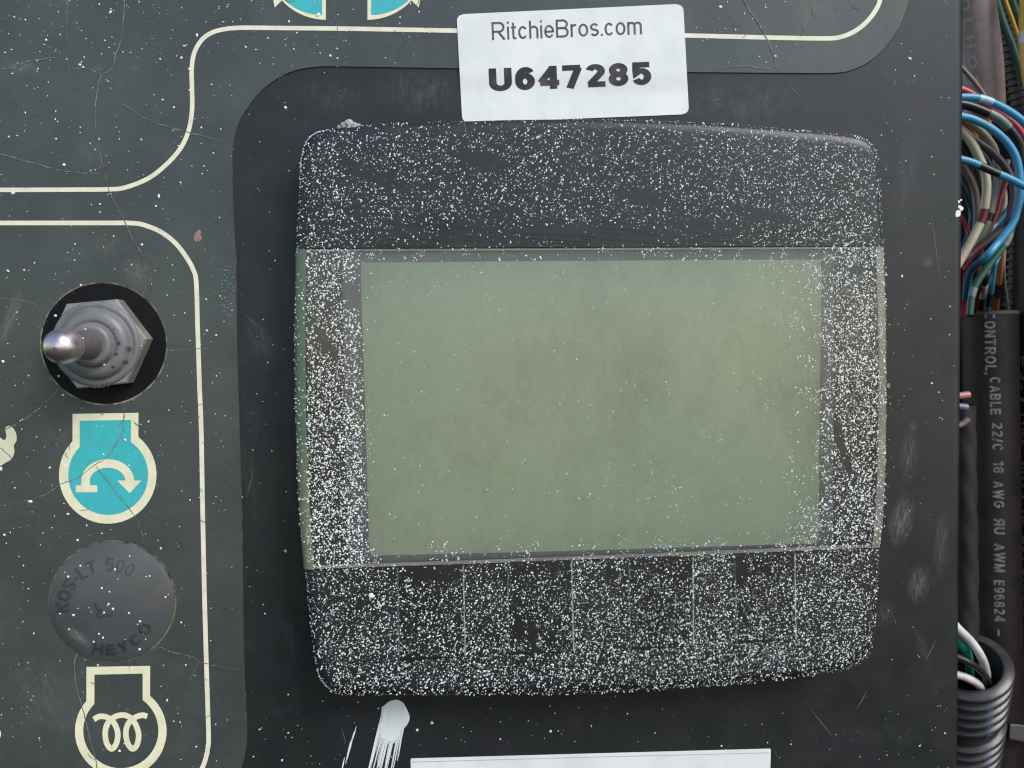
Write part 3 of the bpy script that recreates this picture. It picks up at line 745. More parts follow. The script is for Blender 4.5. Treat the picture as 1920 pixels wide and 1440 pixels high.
# dark scratches along the brow's lower part
g = Geo()
for i in range(46):
    x = rnd.uniform(660, 1500) if i > 18 else rnd.uniform(700, 1150); y = rnd.uniform(425, 460) if i > 10 else rnd.uniform(400, 430); ln = rnd.uniform(20, 130)
    g.ribbon([(x, y), (x+ln/2, y+ln*.03+rnd.uniform(-.6, .6)), (x+ln, y+ln*.075)], lambda t: 1.6*math.sin(.15+2.9*t)+.1, H+8e-6+i*5e-7)
tag(g.obj('scratch', M['groove'], disp), kind='stuff')
# flecks on the display
OW = np.array([(p.x, p.z) for p in (W(x, y, H-KR) for x, y in smooth2(allpx+[allpx[0]], 3))])
SA, SB = OW[:-1], OW[1:]; SD = SB-SA; SL = (SD**2).sum(1)+1e-18
def edge_dist(p):
    q = np.array([p.x, p.z]); t = np.clip(((q-SA)*SD).sum(1)/SL, 0, 1); d = q-(SA+SD*t[:, None]); return math.sqrt((d**2).sum(1).min())
from mathutils import noise as mn
def clump(x, y, s, z=0): return mn.noise(Vector((x/s, y/s, z)))*0.5+0.5
def sm(a, b, x):
    t = max(0, min(1, (x-a)/(b-a))); return t*t*(3-2*t)
def seam_y(x): return 468-(x-556)*.0045
def low_y(x): return 1065-(x-570)*.0372
WIPES = [(972, 1180, 9, 24, 0), (997, 1196, 10, 26, 0), (1032, 1195, 8, 18, 0), (1586, 862, 9, 34, -14), (1572, 815, 9, 30, -14), (1606, 507, 16, 9, 0), (1145, 1075, 14, 12, 0), (660, 555, 16, 30, -35), (612, 645, 10, 40, -30),
         (1210, 370, 60, 14, 10), (700, 330, 70, 12, 25), (905, 300, 50, 16, 15), (1120, 440, 130, 16, 3), (1540, 690, 12, 40, 0), (810, 1075, 52, 14, -2), (1390, 1068, 12, 30, 0), (1420, 400, 70, 10, 12)]
def wipe(x, y):
    k = 1.0
    for cx, cy, rx, ry, an in WIPES:
        c, s_ = math.cos(math.radians(an)), math.sin(math.radians(an)); u, v = (x-cx)*c+(y-cy)*s_, -(x-cx)*s_+(y-cy)*c
        q = (u/rx)**2+(v/ry)**2
        if q < 1.6: k *= .08+.92*sm(.6, 1.6, q)
    return k
def density(x, y):
    c = clump(x, y, 38, 1)*.6+clump(x, y, 14, 5)*.6
    c2 = sm(.38, .78, clump(x, y, 75, 9))
    if y < seam_y(x):                                       # brow
        d = .34+.30*sm(1250, 1640, x)+.12*sm(760, 600, x)
        d *= 1-.75*sm(385, 440, y)*sm(620, 760, x)*sm(1500, 1350, x)
        d *= (.45+.9*c)
        return d*.86
    if y > low_y(x):                                        # keypad cover
        d = .62+.38*sm(900, 1640, x)+.15*sm(1120, 1230, y)
        for k in keys:
            if k[0][0] < x < k[1][0]:
                d *= 1-.18*sm(k[0][0], k[0][0]+10, x)*sm(k[1][0], k[1][0]-10, x)*sm(k[2][1], k[2][1]-14, y)
                if y < k[0][1]+36: d *= .5+.4*clump(x, y, 22, 77)
        return d*(.30+.92*c)
    lx = 672+(y-480)*.035; rx = 1545
    if x < lx:                                              # left window border
        return (.80 if x > 575 else .22)*(.45+.95*c)*(1 if x < lx-8 else .6)*(.75+.35*sm(560, 900, y))
    if x > rx or x > 1490+120*sm(1000, 860, y) - 0*x:
        return (1.0 if 1572 < x < 1640 else .72)*(.4+.95*c)
    d = .012+.03*c2
    d += .25*sm(1010, 1028, y+(x-700)*.035)*sm(.45, .6, clump(x, y*.3, 40, 3))
    d += .55*sm(1480, 1540, x)*sm(.40, .6, clump(x, y, 45, 2))
    d += .42*sm(.58, .72, clump(x*1.6, y*.55, 60, 21))*sm(1150, 1300, x)*sm(640, 900, y)
    d += .20*sm(.60, .74, clump(x*2.2, y*.6, 60, 31))*sm(780, 690, x)
    d += .35*sm(.52, .66, clump(x, y, 60, 41))*sm(1380, 1440, x)*sm(680, 560, y)
    d += .14*sm(.66, .78, clump(x*1.4, y*.8, 45, 51))
    d += .30*sm(492, 484, y)*sm(.5, .6, clump(x, y, 40, 8))
    return d
g = Geo(); g.mi = []; cnt = 0
BX0, BX1, BY0, BY1 = 550, 1662, 222, 1304
NTRY = 125000
for i in range(NTRY):
    x, y = rnd.uniform(BX0, BX1), rnd.uniform(BY0, BY1)
    if rnd.random() > density(x, y)*wipe(x, y): continue
    p = W(x, y, H); e = edge_dist(p)
    # inside test through winding: cheap horizontal crossing
    q = (p.x, p.z); ins = False
    cr = ((SA[:, 1] > q[1]) != (SB[:, 1] > q[1]))
    if cr.any():
        xs = SA[cr, 0]+(q[1]-SA[cr, 1])/(SB[cr, 1]-SA[cr, 1])*(SB[cr, 0]-SA[cr, 0]); ins = bool((xs > q[0]).sum() % 2)
    if not ins: continue
    c = 2.0e-3; hh = H; nrm = NRM
    if e < c:
        if rnd.random() < .35: continue
        hh = H-KR+KR*math.sqrt(max(0, 1-((c-e)/c)**2)); p = W(x, y, hh)
    else:
        for k in keys:
            if k[0][0] < x < k[1][0] and k[0][1] < y < k[2][1]: hh = H+2.6e-4
        p = W(x, y, hh)
    inside_screen = 690 < x < 1480 and 500 < y < 1015
    r = rnd.choice([.5, .6, .7, .75, .8, .9, 1.0, 1.1, 1.3, 1.7])*0.86e-4*(0.66 if inside_screen else 0.98 if y < seam_y(x) else 1.18 if (y < low_y(x) and (x < 680 or x > 1540)) else 1)
    el = rnd.choice([1, 1, 1.15, 1.4, 1.9])
    speck_geo(g, p+nrm*2e-6, nrm, r, el, rnd.gauss(1.0, .7), r*.45); cnt += 1
for i in range(900):      # flecks caught along the rim
    j = rnd.randrange(len(SA)); t = rnd.random(); q = SA[j]+SD[j]*t
    px, py = to_px(Vector((q[0], -(H-KR), q[1])))
    if px > 640 and rnd.random() < .62: continue
    inw = (np.array([ctr.x, ctr.y])-q); inw /= np.linalg.norm(inw); dd = abs(rnd.gauss(0, .12e-3))
    hh = H-KR+KR*math.sqrt(max(0, 1-((2e-3-dd)/2e-3)**2)); q = q+inw*dd
    speck_geo(g, Vector((q[0], -hh-2e-5, q[1])), (NRM+Vector((-inw[0], 0, -inw[1]))).normalized(), rnd.uniform(.05, .12)*MM, rnd.choice([1, 1.5, 2.2]), rnd.uniform(0, 6), 5e-5)
speck_geo(g, W(696, 1117, H), NRM, 5.2e-4, 1, 0, 1.5e-4)
print('display specks', cnt)
tag(g.obj('paint_speck', None, disp, mats=[M['speck'], M['speck_dull']], fm=g.mi), kind='stuff')
g2 = Geo()
for i in range(64):
    x, y = rnd.gauss(1090, 230), rnd.gauss(640, 130); a, l = rnd.gauss(1.15, .22), rnd.expovariate(.12)+3
    if not (690 < x < 1520 and 495 < y < 980): continue
    g2.ribbon([(x, y), (x+l*.5*math.cos(a)+rnd.uniform(-1, 1), y+l*.5*math.sin(a)), (x+l*math.cos(a), y+l*math.sin(a))], lambda t: .75*math.sin(.2+2.7*t)+.1, H+1e-5+i*1e-7)
g2.ribbon(smooth2([(1530, 735), (1540, 732), (1552, 730)], 3), 3, H+4e-5)
tag(g2.obj('fine_scratch', M['lens_scratch'], disp), kind='stuff')
# crud lump at the top left corner
V, F = [], []
g = Geo()
for (px, py, r) in [(636, 240, .55), (645, 237, .8), (654, 234, .95), (663, 237, .85), (672, 238, .6), (650, 240, .7)]:
    c = W(px, py, 5.8e-3); pr = [(r*MM*math.sin(math.radians(a))*rnd.uniform(.85, 1.1)+1e-7, r*MM*math.cos(math.radians(a))) for a in range(0, 181, 30)]
    v, f2 = lathe_geo(pr, c, Vector((.2, -1, .3)), 9); g.add([p+Vector((rnd.uniform(-1, 1), rnd.uniform(-1, 1), rnd.uniform(-1, 1)))*.09*MM for p in v], f2)
o = g.obj('dried_putty', M['crud'], disp)

# ------------------------------------------------------------------ stickers
def sticker_h(px, py):
    e = 131+(px-860)*.008; return 1.2e-4 + (HD+0.6e-4)*(1-sm(e-2, e+46, py))
def rounded(quad, r, n=6):
    out = []
    for i in range(4):
        a, b, c = Vector(quad[i-1]), Vector(quad[i]), Vector(quad[(i+1) % 4])
        p, q = b+(a-b).normalized()*r, b+(c-b).normalized()*r
        for k in range(n+1):
            t = k/n; z = p*(1-t)**2+b*2*t*(1-t)+q*t*t; out.append((z.x, z.y))
    return out
def bilin(q, u, v):
    a, b, c, d = (Vector(p) for p in q); return (a*(1-u)+b*u)*(1-v)+(d*(1-u)+c*u)*v
def sticker(name, quad, r, hfn, label, mat, rows=30, cols=24):
    e = empty(name, (0, 0, 0), label, 'sticker')
    # rows of quads with rounded corners, following the surface underneath
    g = Geo(); V = []; wq = (Vector(quad[1])-Vector(quad[0])).length; hq = (Vector(quad[3])-Vector(quad[0])).length
    vs = sorted(set([i/rows for i in range(rows+1)]+[k*r/hq/5 for k in range(6)]+[1-k*r/hq/5 for k in range(6)]))
    for v in vs:
        dy = min(v, 1-v)*hq; ins = (r-math.sqrt(max(0, r*r-(r-dy)**2)))/wq if dy < r else 0
        for c in range(cols+1):
            u = ins+(1-2*ins)*c/cols; p = bilin(quad, u, v); V.append((p.x, p.y))
    m = cols+1
    T = [W(x, y, hfn(x, y)) for x, y in V]; F = [(i*m+j, (i+1)*m+j, (i+1)*m+j+1, i*m+j+1) for i in range(len(vs)-1) for j in range(cols)]
    B = [W(x, y, hfn(x, y)-9e-5) for x, y in V]; k = len(T)
    bd = [j for j in range(m)]+[i*m+cols for i in range(1, len(vs))]+[(len(vs)-1)*m+j for j in range(cols-1, -1, -1)]+[i*m for i in range(len(vs)-2, 0, -1)]
    F += [(bd[i], bd[(i+1) % len(bd)], k+bd[(i+1) % len(bd)], k+bd[i]) for i in range(len(bd))]
    link('label_stock', T+B, F, mat, e, smooth=True, sharp=30)
    return e
SQ = [(856, 27), (1281, 7), (1292, 214), (867, 231)]
stk = sticker('asset_sticker', SQ, 13, sticker_h, 'white rounded sticker with a web address and bold serial number above the display', M['sticker'])
def text_on(text, w, gap, x0, y0, x1, y1, cap, name, mat, parent, hfn, shear=0.0, extra=5e-5, wid=1.0):
    lay, tot = layout(text, w, gap); d = Vector((x1-x0, y1-y0)); L = d.length; d.normalize(); nrm = Vector((d.y, -d.x))
    s = L/tot
    def fn(uv, z):
        p = Vector((x0, y0))+d*(uv[0]*s)+nrm*(uv[1]*cap); return W(p.x, p.y, hfn(p.x, p.y)+extra+z)
    g, _ = text_geo(text, w, gap, fn, shear); return g.obj(name, mat, parent)
text_on('RitchieBros.com', .105, .115, 923, 75, 1204, 64, 33.5, 'printed_text', M['ink'], stk, sticker_h)
text_on('U647285', .235, .11, 918, 171.5, 1222, 158.5, 43, 'serial_number', M['ink_bold'], stk, sticker_h)
def flat_h(px, py): return 1.2e-4
st2 = sticker('blank_sticker', [(770, 1422), (1445.5, 1403.5), (1440, 1600), (772, 1615)], 3, flat_h, 'blank white label at the bottom edge below the display', M['sticker'], rows=6)
g = Geo(); g.ribbon([(772, 1429), (1100, 1420), (1442, 1411.5)], 1.3, 1.35e-4); g.obj('crease_line', mat('grey crease', (.45, .46, .45), .6), st2)

# ------------------------------------------------------------------ toggle switch
tog = empty('toggle_switch', (0, 0, 0), 'toggle switch with grey hex sealing boot and metal tipped lever', 'switch')
oT = W(*TG, 0)
V, F = lathe_geo([(0.0001, 1.5e-4), (0.0108, 1.5e-4), (0.0110, 0)], oT, NRM, 64); link('rubber_washer', V, F, M['rubber'], tog, smooth=True)
ang0 = math.radians(5)
def hexring(r, s): return [oT+NRM*s+Vector((r*math.cos(ang0+math.pi/3*k), 0, r*math.sin(ang0+math.pi/3*k))) for k in range(6)]
V = hexring(8.6*MM, .15*MM)+hexring(8.6*MM, 3.9*MM)+hexring(8.3*MM, 4.35*MM)+hexring(6.4*MM, 4.4*MM)
F = [(r*6+k, r*6+(k+1) % 6, (r+1)*6+(k+1) % 6, (r+1)*6+k) for r in range(3) for k in range(6)]
link('hex_nut', V, F, M['nut'], tog)
prof = [(7.45, 4.3), (7.45, 4.6), (7.25, 4.85), (6.7, 4.95), (6.35, 4.75), (6.2, 4.8), (6.05, 5.5), (5.75, 6.1), (5.2, 6.5), (4.6, 6.65), (4.1, 6.6), (3.95, 6.45), (3.8, 6.7), (3.75, 7.6), (3.6, 8.1), (3.3, 8.4), (2.8, 8.5), (2.5, 8.4), (2.4, 8.9)]
ax = Vector((0.0, -1, -0.015)).normalized()
V, F = lathe_geo([(r*MM, s*MM) for r, s in prof], oT, ax, 64); boot = link('rubber_boot', V, F, M['boot'], tog, smooth=True, sharp=60)
prof = [(2.45, 8.2), (2.42, 10), (2.3, 13), (2.25, 16), (2.3, 17.2), (2.55, 17.8), (2.6, 18.0)]
V, F = lathe_geo([(r*MM, s*MM) for r, s in prof], oT, ax, 40); link('lever_sleeve', V, F, M['lever'], tog, smooth=True, sharp=60)
prof = [(2.45, 17.7), (2.72, 18.2), (2.85, 19.2), (2.86, 20.2), (2.72, 21.3), (2.35, 22.3), (1.7, 23.0), (.9, 23.4), (.001, 23.55)]
V, F = lathe_geo([(r*MM, s*MM) for r, s in prof], oT, ax, 40); link('lever_tip', V, F, M['tip'], tog, smooth=True, sharp=60)
# raised lettering along the boot's lower shoulder
def ring_text(text, w, gap, org, axis, r_base, cap, a_mid, s_of_r, inward, name, mat, parent, width_ang, flip=False, lift=8e-5):
    x = (Vector((1, 0, 0))-axis*axis.x).normalized(); y = axis.cross(x)
    if y.z < 0: y = -y
    lay, tot = layout(text, w, gap)
    def fn(uv, z):
        t = uv[0]/tot-.5
        a = a_mid - t*width_ang if not flip else a_mid + t*width_ang
        r = r_base+uv[1]*cap*(1 if not flip else -1)
        return org+axis*(s_of_r(r)+lift+z)+x*(r*math.cos(a))+y*(r*math.sin(a))
    g, _ = text_geo(text, w, gap, fn, lift=3e-6, wall=lift+2e-5)
    # give the letters a little wall
    bmv = g
    return bmv.obj(name, mat, parent)
ring_text('CORR', .16, .12, oT, ax, 6.9*MM, .75*MM, math.radians(-84), lambda r: 5.12*MM, True, 'raised_lettering', M['lever'], boot, math.radians(24), flip=False, lift=4e-5)

# ------------------------------------------------------------------ round hole plug
plug = empty('hole_plug', (0, 0, 0), 'round black rubber hole plug with raised lettering between the two engine symbols', 'plug')
oP = W(*PL, 0)
def ps(r): return (0.45+1.35*math.cos(min(1, r/10.9e-3)*math.pi/2)**.75)*MM
prof = [(r*MM, ps(r*MM)) for r in (10.85, 10.5, 9.8, 8.8, 7.5, 6, 4.5, 3, 1.5, .02)]
V, F = lathe_geo([(11.0*MM, 1e-5), (11.0*MM, .42*MM)]+prof, oP, NRM, 72); link('plug_cap', V, F, M['plug'], plug, smooth=True, sharp=50)
M['emboss'] = mat('moulded lettering', (0.052, 0.054, 0.055), .40)  # same plastic as the plug, darkened to paint the relief's shading
oL = oP+Vector((-.5*MM, 0, -.7*MM))
pl2 = lambda r: ps(r)+.05*MM
ring_text('KOS-LT 500', .12, .22, oL, NRM, 6.7*MM, 2.35*MM, math.radians(118), pl2, True, 'raised_lettering', M['emboss'], plug, math.radians(128), lift=1.4e-4)
ring_text('HEYCO', .13, .30, oL, NRM, 8.6*MM, 1.9*MM, math.radians(-68), pl2, True, 'raised_lettering', M['emboss'], plug, math.radians(84), flip=True, lift=1.4e-4)
g = Geo()
for pts in ([(178, 1130), (183, 1141), (190, 1148)], [(180, 1151), (188, 1157), (197, 1152)], [(200, 1151), (206, 1155), (212, 1149)], [(187, 1140), (188, 1147), (185, 1149)]):
    g.ribbon(smooth2(pts, 4), 2.4, 1.93e-3)
g.obj('moulding_nub', M['emboss'], plug)
g = Geo()
for i in range(34):
    a, r = rnd.uniform(0, 6.28), 10.2*math.sqrt(rnd.random())*MM; p = oP+Vector((r*math.cos(a), -ps(r)-2e-5, r*math.sin(a)))
    speck_geo(g, p, NRM, rnd.uniform(.07, .24)*MM, 1.2, a, 6e-5)
tag(g.obj('paint_speck', M['speck'], plug), kind='stuff')
g = Geo()
for (px, py, h, r) in [(160, 617, .0205, .15), (156, 634, .019, .12), (172, 655, .013, .12), (195, 684, .0068, .2), (265, 648, .0046, .12), (110, 705, .0003, .2), (122, 582, .0003, .2), (104, 592, .0003, .25)]:
    speck_geo(g, W(px, py, h), NRM, r*MM, 1.1, 0, 5e-5)
tag(g.obj('paint_speck', M['speck'], tog), kind='stuff')

# ------------------------------------------------------------------ equipment bay beside the panel
bx0, bx1 = W(1500, 720, -.09).x, W(2500, 720, -.09).x
V = [(bx0, .09, z0-.05), (bx1, .09, z0-.05), (bx1, .09, z1+.05), (bx0, .09, z1+.05)]
V += [(x, y+.004, z) for x, y, z in V]
o = link('bay_wall', V, [(0, 1, 2, 3), (5, 4, 7, 6), (0, 4, 5, 1), (1, 5, 6, 2), (2, 6, 7, 3), (3, 7, 4, 0)], M['wall']); o['kind'] = 'structure'
V = [(x, y, z) for x in (.163, .166) for y in (-.003, .0905) for z in (z0-.05, z1+.05)]
o = link('sun_blocking_wall', V, [(0, 1, 3, 2), (4, 6, 7, 5), (0, 4, 5, 1), (2, 3, 7, 6), (0, 2, 6, 4), (1, 5, 7, 3)], M['wall']); o['kind'] = 'structure'  # unseen wall added to keep the sun off the bay cables
def wire(color, w, h, pts, label, bands=(), name='wire', group='loose wires bulging out behind the panel edge', cat='wire', dh=None):
    n = len(pts)
    if pts[-1][1] == 592:                     # runs down into the mouth of the control cable
        end = -.0425-rnd.uniform(0, .005); dh = [0]*n; dh[-1] = end-h; dh[-2] = (end-h)*.72; dh[-3] = (end-h)*.3
    P = catmull([W(x, y, (h if dh is None else h+dh[i])) for i, (x, y) in enumerate(pts)], 7)
    r = w/2*depth_scale(h)
    V, F = tube_geo(P, r, 12)
    e = empty(name, (0, 0, 0), label, cat, group)
    link('insulation', V, F, M[color], e, smooth=True, sharp=60)
    for (t0, t1, bc) in bands:
        i0, i1 = int(t0*(len(P)-1)), max(int(t1*(len(P)-1)), int(t0*(len(P)-1))+1)
        V, F = tube_geo(P[i0:i1+1], r*1.035, 12); link('wire_band', V, F, M[bc], e, smooth=True, sharp=60)
    return e
wire('blue', 15, -.014, [(1740, 184), (1807, 182), (1835, 184), (1860, 192), (1893, 209), (1922, 232), (1950, 270)], 'bright blue wire with a pale band, topmost of the looped bundle', [(.34, .52, 'sky_white')])
wire('blue', 15, -.015, [(1750, 212), (1807, 219), (1835, 228), (1863, 244), (1888, 267), (1905, 295), (1912, 330), (1912, 370), (1907, 395), (1898, 420), (1873, 453), (1847, 483), (1821, 507), (1812, 545), (1808, 592)], 'blue wire looping in a long arc down through the middle of the bundle')
wire('blue', 15, -.0115, [(1750, 288), (1807, 300), (1832, 308), (1863, 322), (1897, 337), (1925, 351), (1960, 365)], 'blue wire with a black band crossing in front of the cream wires', [(.38, .56, 'black')])
wire('cream_wire', 17, -.0175, [(1770, 218), (1807, 250), (1825, 273), (1838, 300), (1847, 323), (1850, 352), (1847, 385), (1842, 410), (1825, 445), (1804, 482), (1775, 530)], 'thick cream wire with a dark red band, in front of the beige one', [(.64, .74, 'dark_red')])
wire('beige', 15, -.0225, [(1800, 215), (1835, 243), (1857, 267), (1867, 290), (1870, 327), (1867, 360), (1860, 390), (1856, 408), (1843, 437), (1823, 465), (1790, 505)], 'grey beige wire turning pale green below its black band', [(.66, .74, 'black'), (.745, .99, 'pale_green')])
wire('purple_brown', 15, -.0195, [(1800, 240), (1835, 268), (1855, 282), (1877, 303), (1893, 327), (1900, 352), (1898, 385), (1888, 420), (1856, 448), (1835, 465), (1806, 488), (1770, 512)], 'dark purplish brown wire curving beside the cream wires', [(.80, .87, 'dark_red')])
wire('black', 18, -.0185, [(1760, 190), (1807, 196), (1838, 206), (1873, 223), (1897, 247), (1912, 270), (1920, 305), (1922, 340)], 'black wire with a grey green band under the topmost blue wire', [(.36, .54, 'band_grey')])
wire('red', 14, -.0215, [(1750, 160), (1807, 169), (1847, 194), (1883, 217), (1907, 238), (1922, 262), (1935, 300)], 'bright red wire running beneath the topmost blue wire')
wire('dark_red', 11, -.025, [(1855, 220), (1883, 243), (1900, 278), (1902, 320), (1885, 345), (1874, 377), (1866, 405), (1845, 445), (1800, 500)], 'dark red wire half hidden under the long blue loop')
wire('dark_red', 17, -.030, [(1888, 320), (1880, 345), (1873, 378), (1868, 402), (1845, 445), (1800, 505)], 'deep red wire low in the bundle behind the beige wire')
wire('orange', 12, -.0245, [(1815, 195), (1830, 209), (1846, 218), (1853, 230), (1856, 250)], 'short orange wire under the grey green band')
wire('orange', 13, -.0250, [(1800, 222), (1813, 235), (1824, 248), (1830, 262), (1836, 290)], 'orange wire peeking out behind the thick cream wire')
wire('taupe', 9, -.0240, [(1780, 105), (1807, 131), (1830, 157), (1847, 182), (1858, 205)], 'thin pinkish brown wire in front of the fat jacketed cable')
wire('taupe', 15, -.0235, [(1795, 290), (1810, 318), (1825, 348), (1831, 378), (1832, 410), (1824, 455), (1790, 500)], 'dusty taupe wire at the panel edge left of the cream wires')
wire('black', 13, -.0260, [(1806, 262), (1818, 285), (1826, 305), (1836, 340), (1842, 375), (1838, 410), (1825, 440), (1806, 470), (1770, 510)], 'thin black wire deep between the taupe and cream wires')
wire('teal_wire', 14, -.0280, [(1795, 330), (1810, 358), (1822, 390), (1822, 420), (1806, 470), (1780, 500)], 'dark teal wire low at the panel edge')
wire('teal_wire', 10, -.0270, [(1830, 272), (1843, 290), (1855, 308), (1862, 340)], 'short dark teal wire between cream and purplish wires')
wire('dark_blue', 14, -.0265, [(1905, 375), (1887, 398), (1868, 420), (1850, 440), (1832, 470), (1815, 510), (1812, 592)], 'dark blue wire slanting down behind the purplish wire')
wire('green', 14, -.0178, [(1902, 405), (1896, 430), (1888, 452), (1873, 473), (1847, 507), (1830, 533), (1822, 556), (1818, 590)], 'green wire with two pale bands slanting down to the cable mouth', [(.20, .36, 'band_grey'), (.76, .87, 'band_grey')])
wire('dark_red', 8, -.0240, [(1840, 530), (1833, 555), (1829, 575), (1827, 592)], 'thin dark red wire entering the cable mouth')
wire('black', 13, -.0215, [(1855, 500), (1848, 522), (1844, 545), (1840, 570), (1838, 592)], 'black wire with a white band entering the cable mouth', [(.36, .64, 'white')])
wire('blue', 11, -.0225, [(1872, 480), (1864, 500), (1858, 543), (1853, 575), (1852, 592)], 'light blue wire with dark band entering the cable mouth', [(.55, .72, 'black')])
wire('orange', 13, -.0230, [(1885, 450), (1877, 480), (1873, 530), (1868, 565), (1866, 592)], 'orange wire with a black band entering the cable mouth', [(.50, .68, 'black')])
wire('band_grey', 6, -.0255, [(1884, 462), (1882, 500), (1884, 535), (1888, 568), (1888, 592)], 'thin grey wire at the right of the cable mouth')
wire('red', 9, -.0262, [(1795, 395), (1812, 425), (1818, 450), (1815, 480), (1810, 520), (1806, 592)], 'thin red wire low at the panel edge below the white chip')
wire('beige', 10, -.0272, [(1890, 300), (1882, 340), (1884, 380), (1876, 420), (1862, 470), (1850, 530), (1845, 592)], 'thin grey beige wire deep behind the long blue loop')
wire('orange', 10, -.0285, [(1868, 330), (1870, 370), (1862, 400), (1850, 430), (1840, 470), (1834, 530), (1832, 592)], 'thin orange wire deep behind the beige wire')
wire('black', 15, -.0310, [(1842, 300), (1856, 340), (1862, 380), (1852, 425), (1832, 470), (1822, 530), (1820, 592)], 'black wire deepest in the middle of the bundle')
wire('green', 15, -.0330, [(1858, -40), (1868, 0), (1882, 45), (1898, 85), (1910, 122), (1918, 160)], 'dark green wire slanting down beside the fat jacketed cable')
wire('green', 14, -.0360, [(1885, -40), (1898, 0), (1908, 30), (1920, 60)], 'dark green wire at the top beside the yellow cable')
wire('yellow', 7, -.0350, [(1876, -30), (1887, 6), (1898, 36), (1910, 72), (1918, 100)], 'thin yellow wire between the two dark green wires')
wire('yellow', 32, -.0240, [(1932, -60), (1928, 0), (1927, 60), (1929, 110), (1936, 160), (1950, 220)], 'thick amber yellow cable with white band at the photo edge', [(.42, .50, 'white')])
wire('pink', 14, -.0140, [(1780, 744), (1800, 742), (1817, 740)], 'pink wire end poking out by the twisted sleeve', group=None)
wire('violet', 14, -.0150, [(1780, 760), (1800, 762), (1813, 764)], 'violet grey wire end just below the pink one', group=None)
wire('taupe', 12, -.0150, [(1780, 800), (1800, 797), (1816, 786)], 'dusty taupe wire end above the twisted sleeve', group=None)

# big jacketed control cable with print
def big_cable(name, label, mat, h, w, pts, group=None):
    P = catmull([W(x, y, h) for x, y in pts], 10); r = w/2*depth_scale(h)
    e = empty(name, (0, 0, 0), label, 'cable', group)
    V, F = tube_geo(P, r, 32); link('jacket', V, F, mat, e, smooth=True, sharp=60)
    return e, P, r
def cable_text(text, w, gap, P, r, y_from, y_to, phi, cap, mat, e, shear=0.0, name='printed_text'):
    """text reading down the cable, letter tops to the right; phi = angle from the viewer-facing line"""
    lay, tot = layout(text, w, gap)
    zs = [p.z for p in P]
    def at(z):
        for i in range(len(P)-1):
            if zs[i] >= z >= zs[i+1]: return P[i].lerp(P[i+1], (zs[i]-z)/(zs[i]-zs[i+1]+1e-12))
        return P[-1] if z < zs[-1] else P[0]
    h = -P[0].y
    za, zb = W(1860, y_from, h).z, W(1860, y_to, h).z
    if phi > 10:                              # phi given as a photo x: turn it into the angle round the cable
        c = at((za+zb)/2); best = (1e9, 0)
        for k in range(-150, 91):
            a = math.radians(k); nn = Vector((math.sin(a), -math.cos(a), 0)); p = c+nn*r
            if nn.dot((CAM-p).normalized()) > .1: best = min(best, (abs(to_px(p)[0]-phi), a))
        phi = best[1]
    def fn(uv, z):
        zz = za+(zb-za)*uv[0]/tot; a = phi+(uv[1]-.5)*cap/r; c = at(zz)
        return c+Vector((math.sin(a), -math.cos(a), 0))*(r+5e-5+z)
    g, _ = text_geo(text, w, gap, fn, shear, lift=6e-6); return g.obj(name, mat, e)
HC = -.045
cab, P, r = big_cable('control_cable', 'thick dark cable printed CONTROL CABLE standing beside the panel edge', M['sheath'], HC, 103, [(1855, 588), (1857, 700), (1860, 900), (1863, 1100), (1866, 1300), (1868, 1560)])
cp = 19*depth_scale(HC)
for t, ya, yb, ph in [('CONTROL,', 586, 700, 1857), ('CABLE', 705, 773, 1866), ('22/C', 788, 840, 1870), ('18', 858, 880, 1872), ('AWG', 895, 944, 1873), ('~U', 963, 992, 1874), ('AWM', 1009, 1061, 1875), ('E96824', 1076, 1152, 1874), ('-', 1166, 1178, 1874)]:
    cable_text(t, .19, .17, P, r, ya, yb, ph, cp, M['cable_print'], cab)
fr = frames(P)[0]
V, F = tube_geo([P[0]+Vector((0, 0, .0006)), P[0]-Vector((0, 0, .0002))], r*1.02, 32, caps=False)
V2, F2 = tube_geo([P[0]+Vector((0, 0, .0006)), P[0]-Vector((0, 0, .0002))], r*.93, 32, caps=False)
n = len(V); F3 = [(k, (k+1) % 32, n+(k+1) % 32, n+k) for k in range(32)]
link('cut_rim', V+V2, F+[tuple(i+n for i in f) for f in F2]+F3, M['rim_tan'], cab, smooth=True, sharp=40)
cab2, P, r = big_cable('power_cable', 'dark printed cable half cut off by the right edge of the photo', M['sheath'], -.046, 110, [(1960, 360), (1960, 600), (1957, 900), (1951, 1200), (1944, 1400), (1940, 1560)])
for t, ya, yb in [('E2-7', 672, 760), ('CONE', 778, 838), ('2013', 862, 915), ('1', 925, 936), ('US', 958, 990), ('PAT', 1006, 1056), ('8119916', 1066, 1160), ('GENIE', 1232, 1296), ('07/', 1312, 1345), ('4396', 1385, 1450)]:
    cable_text(t, .17, .17, P, r, ya, yb, 1917 if ya < 1100 else 1913, cp*1.0, M['cable_print'], cab2, shear=-.2)
fat, P, r = big_cable('jacketed_cable', 'fat dusty brown cable rising behind the panel corner at the top right', M['fat'], -.034, 76, [(1818, -80), (1826, 0), (1834, 60), (1841, 120), (1845, 190), (1846, 260)])
cable_text('OLHOT', .19, .40, P, r, 4, 170, -1.0, cp*.9, M['tan_print'], fat)
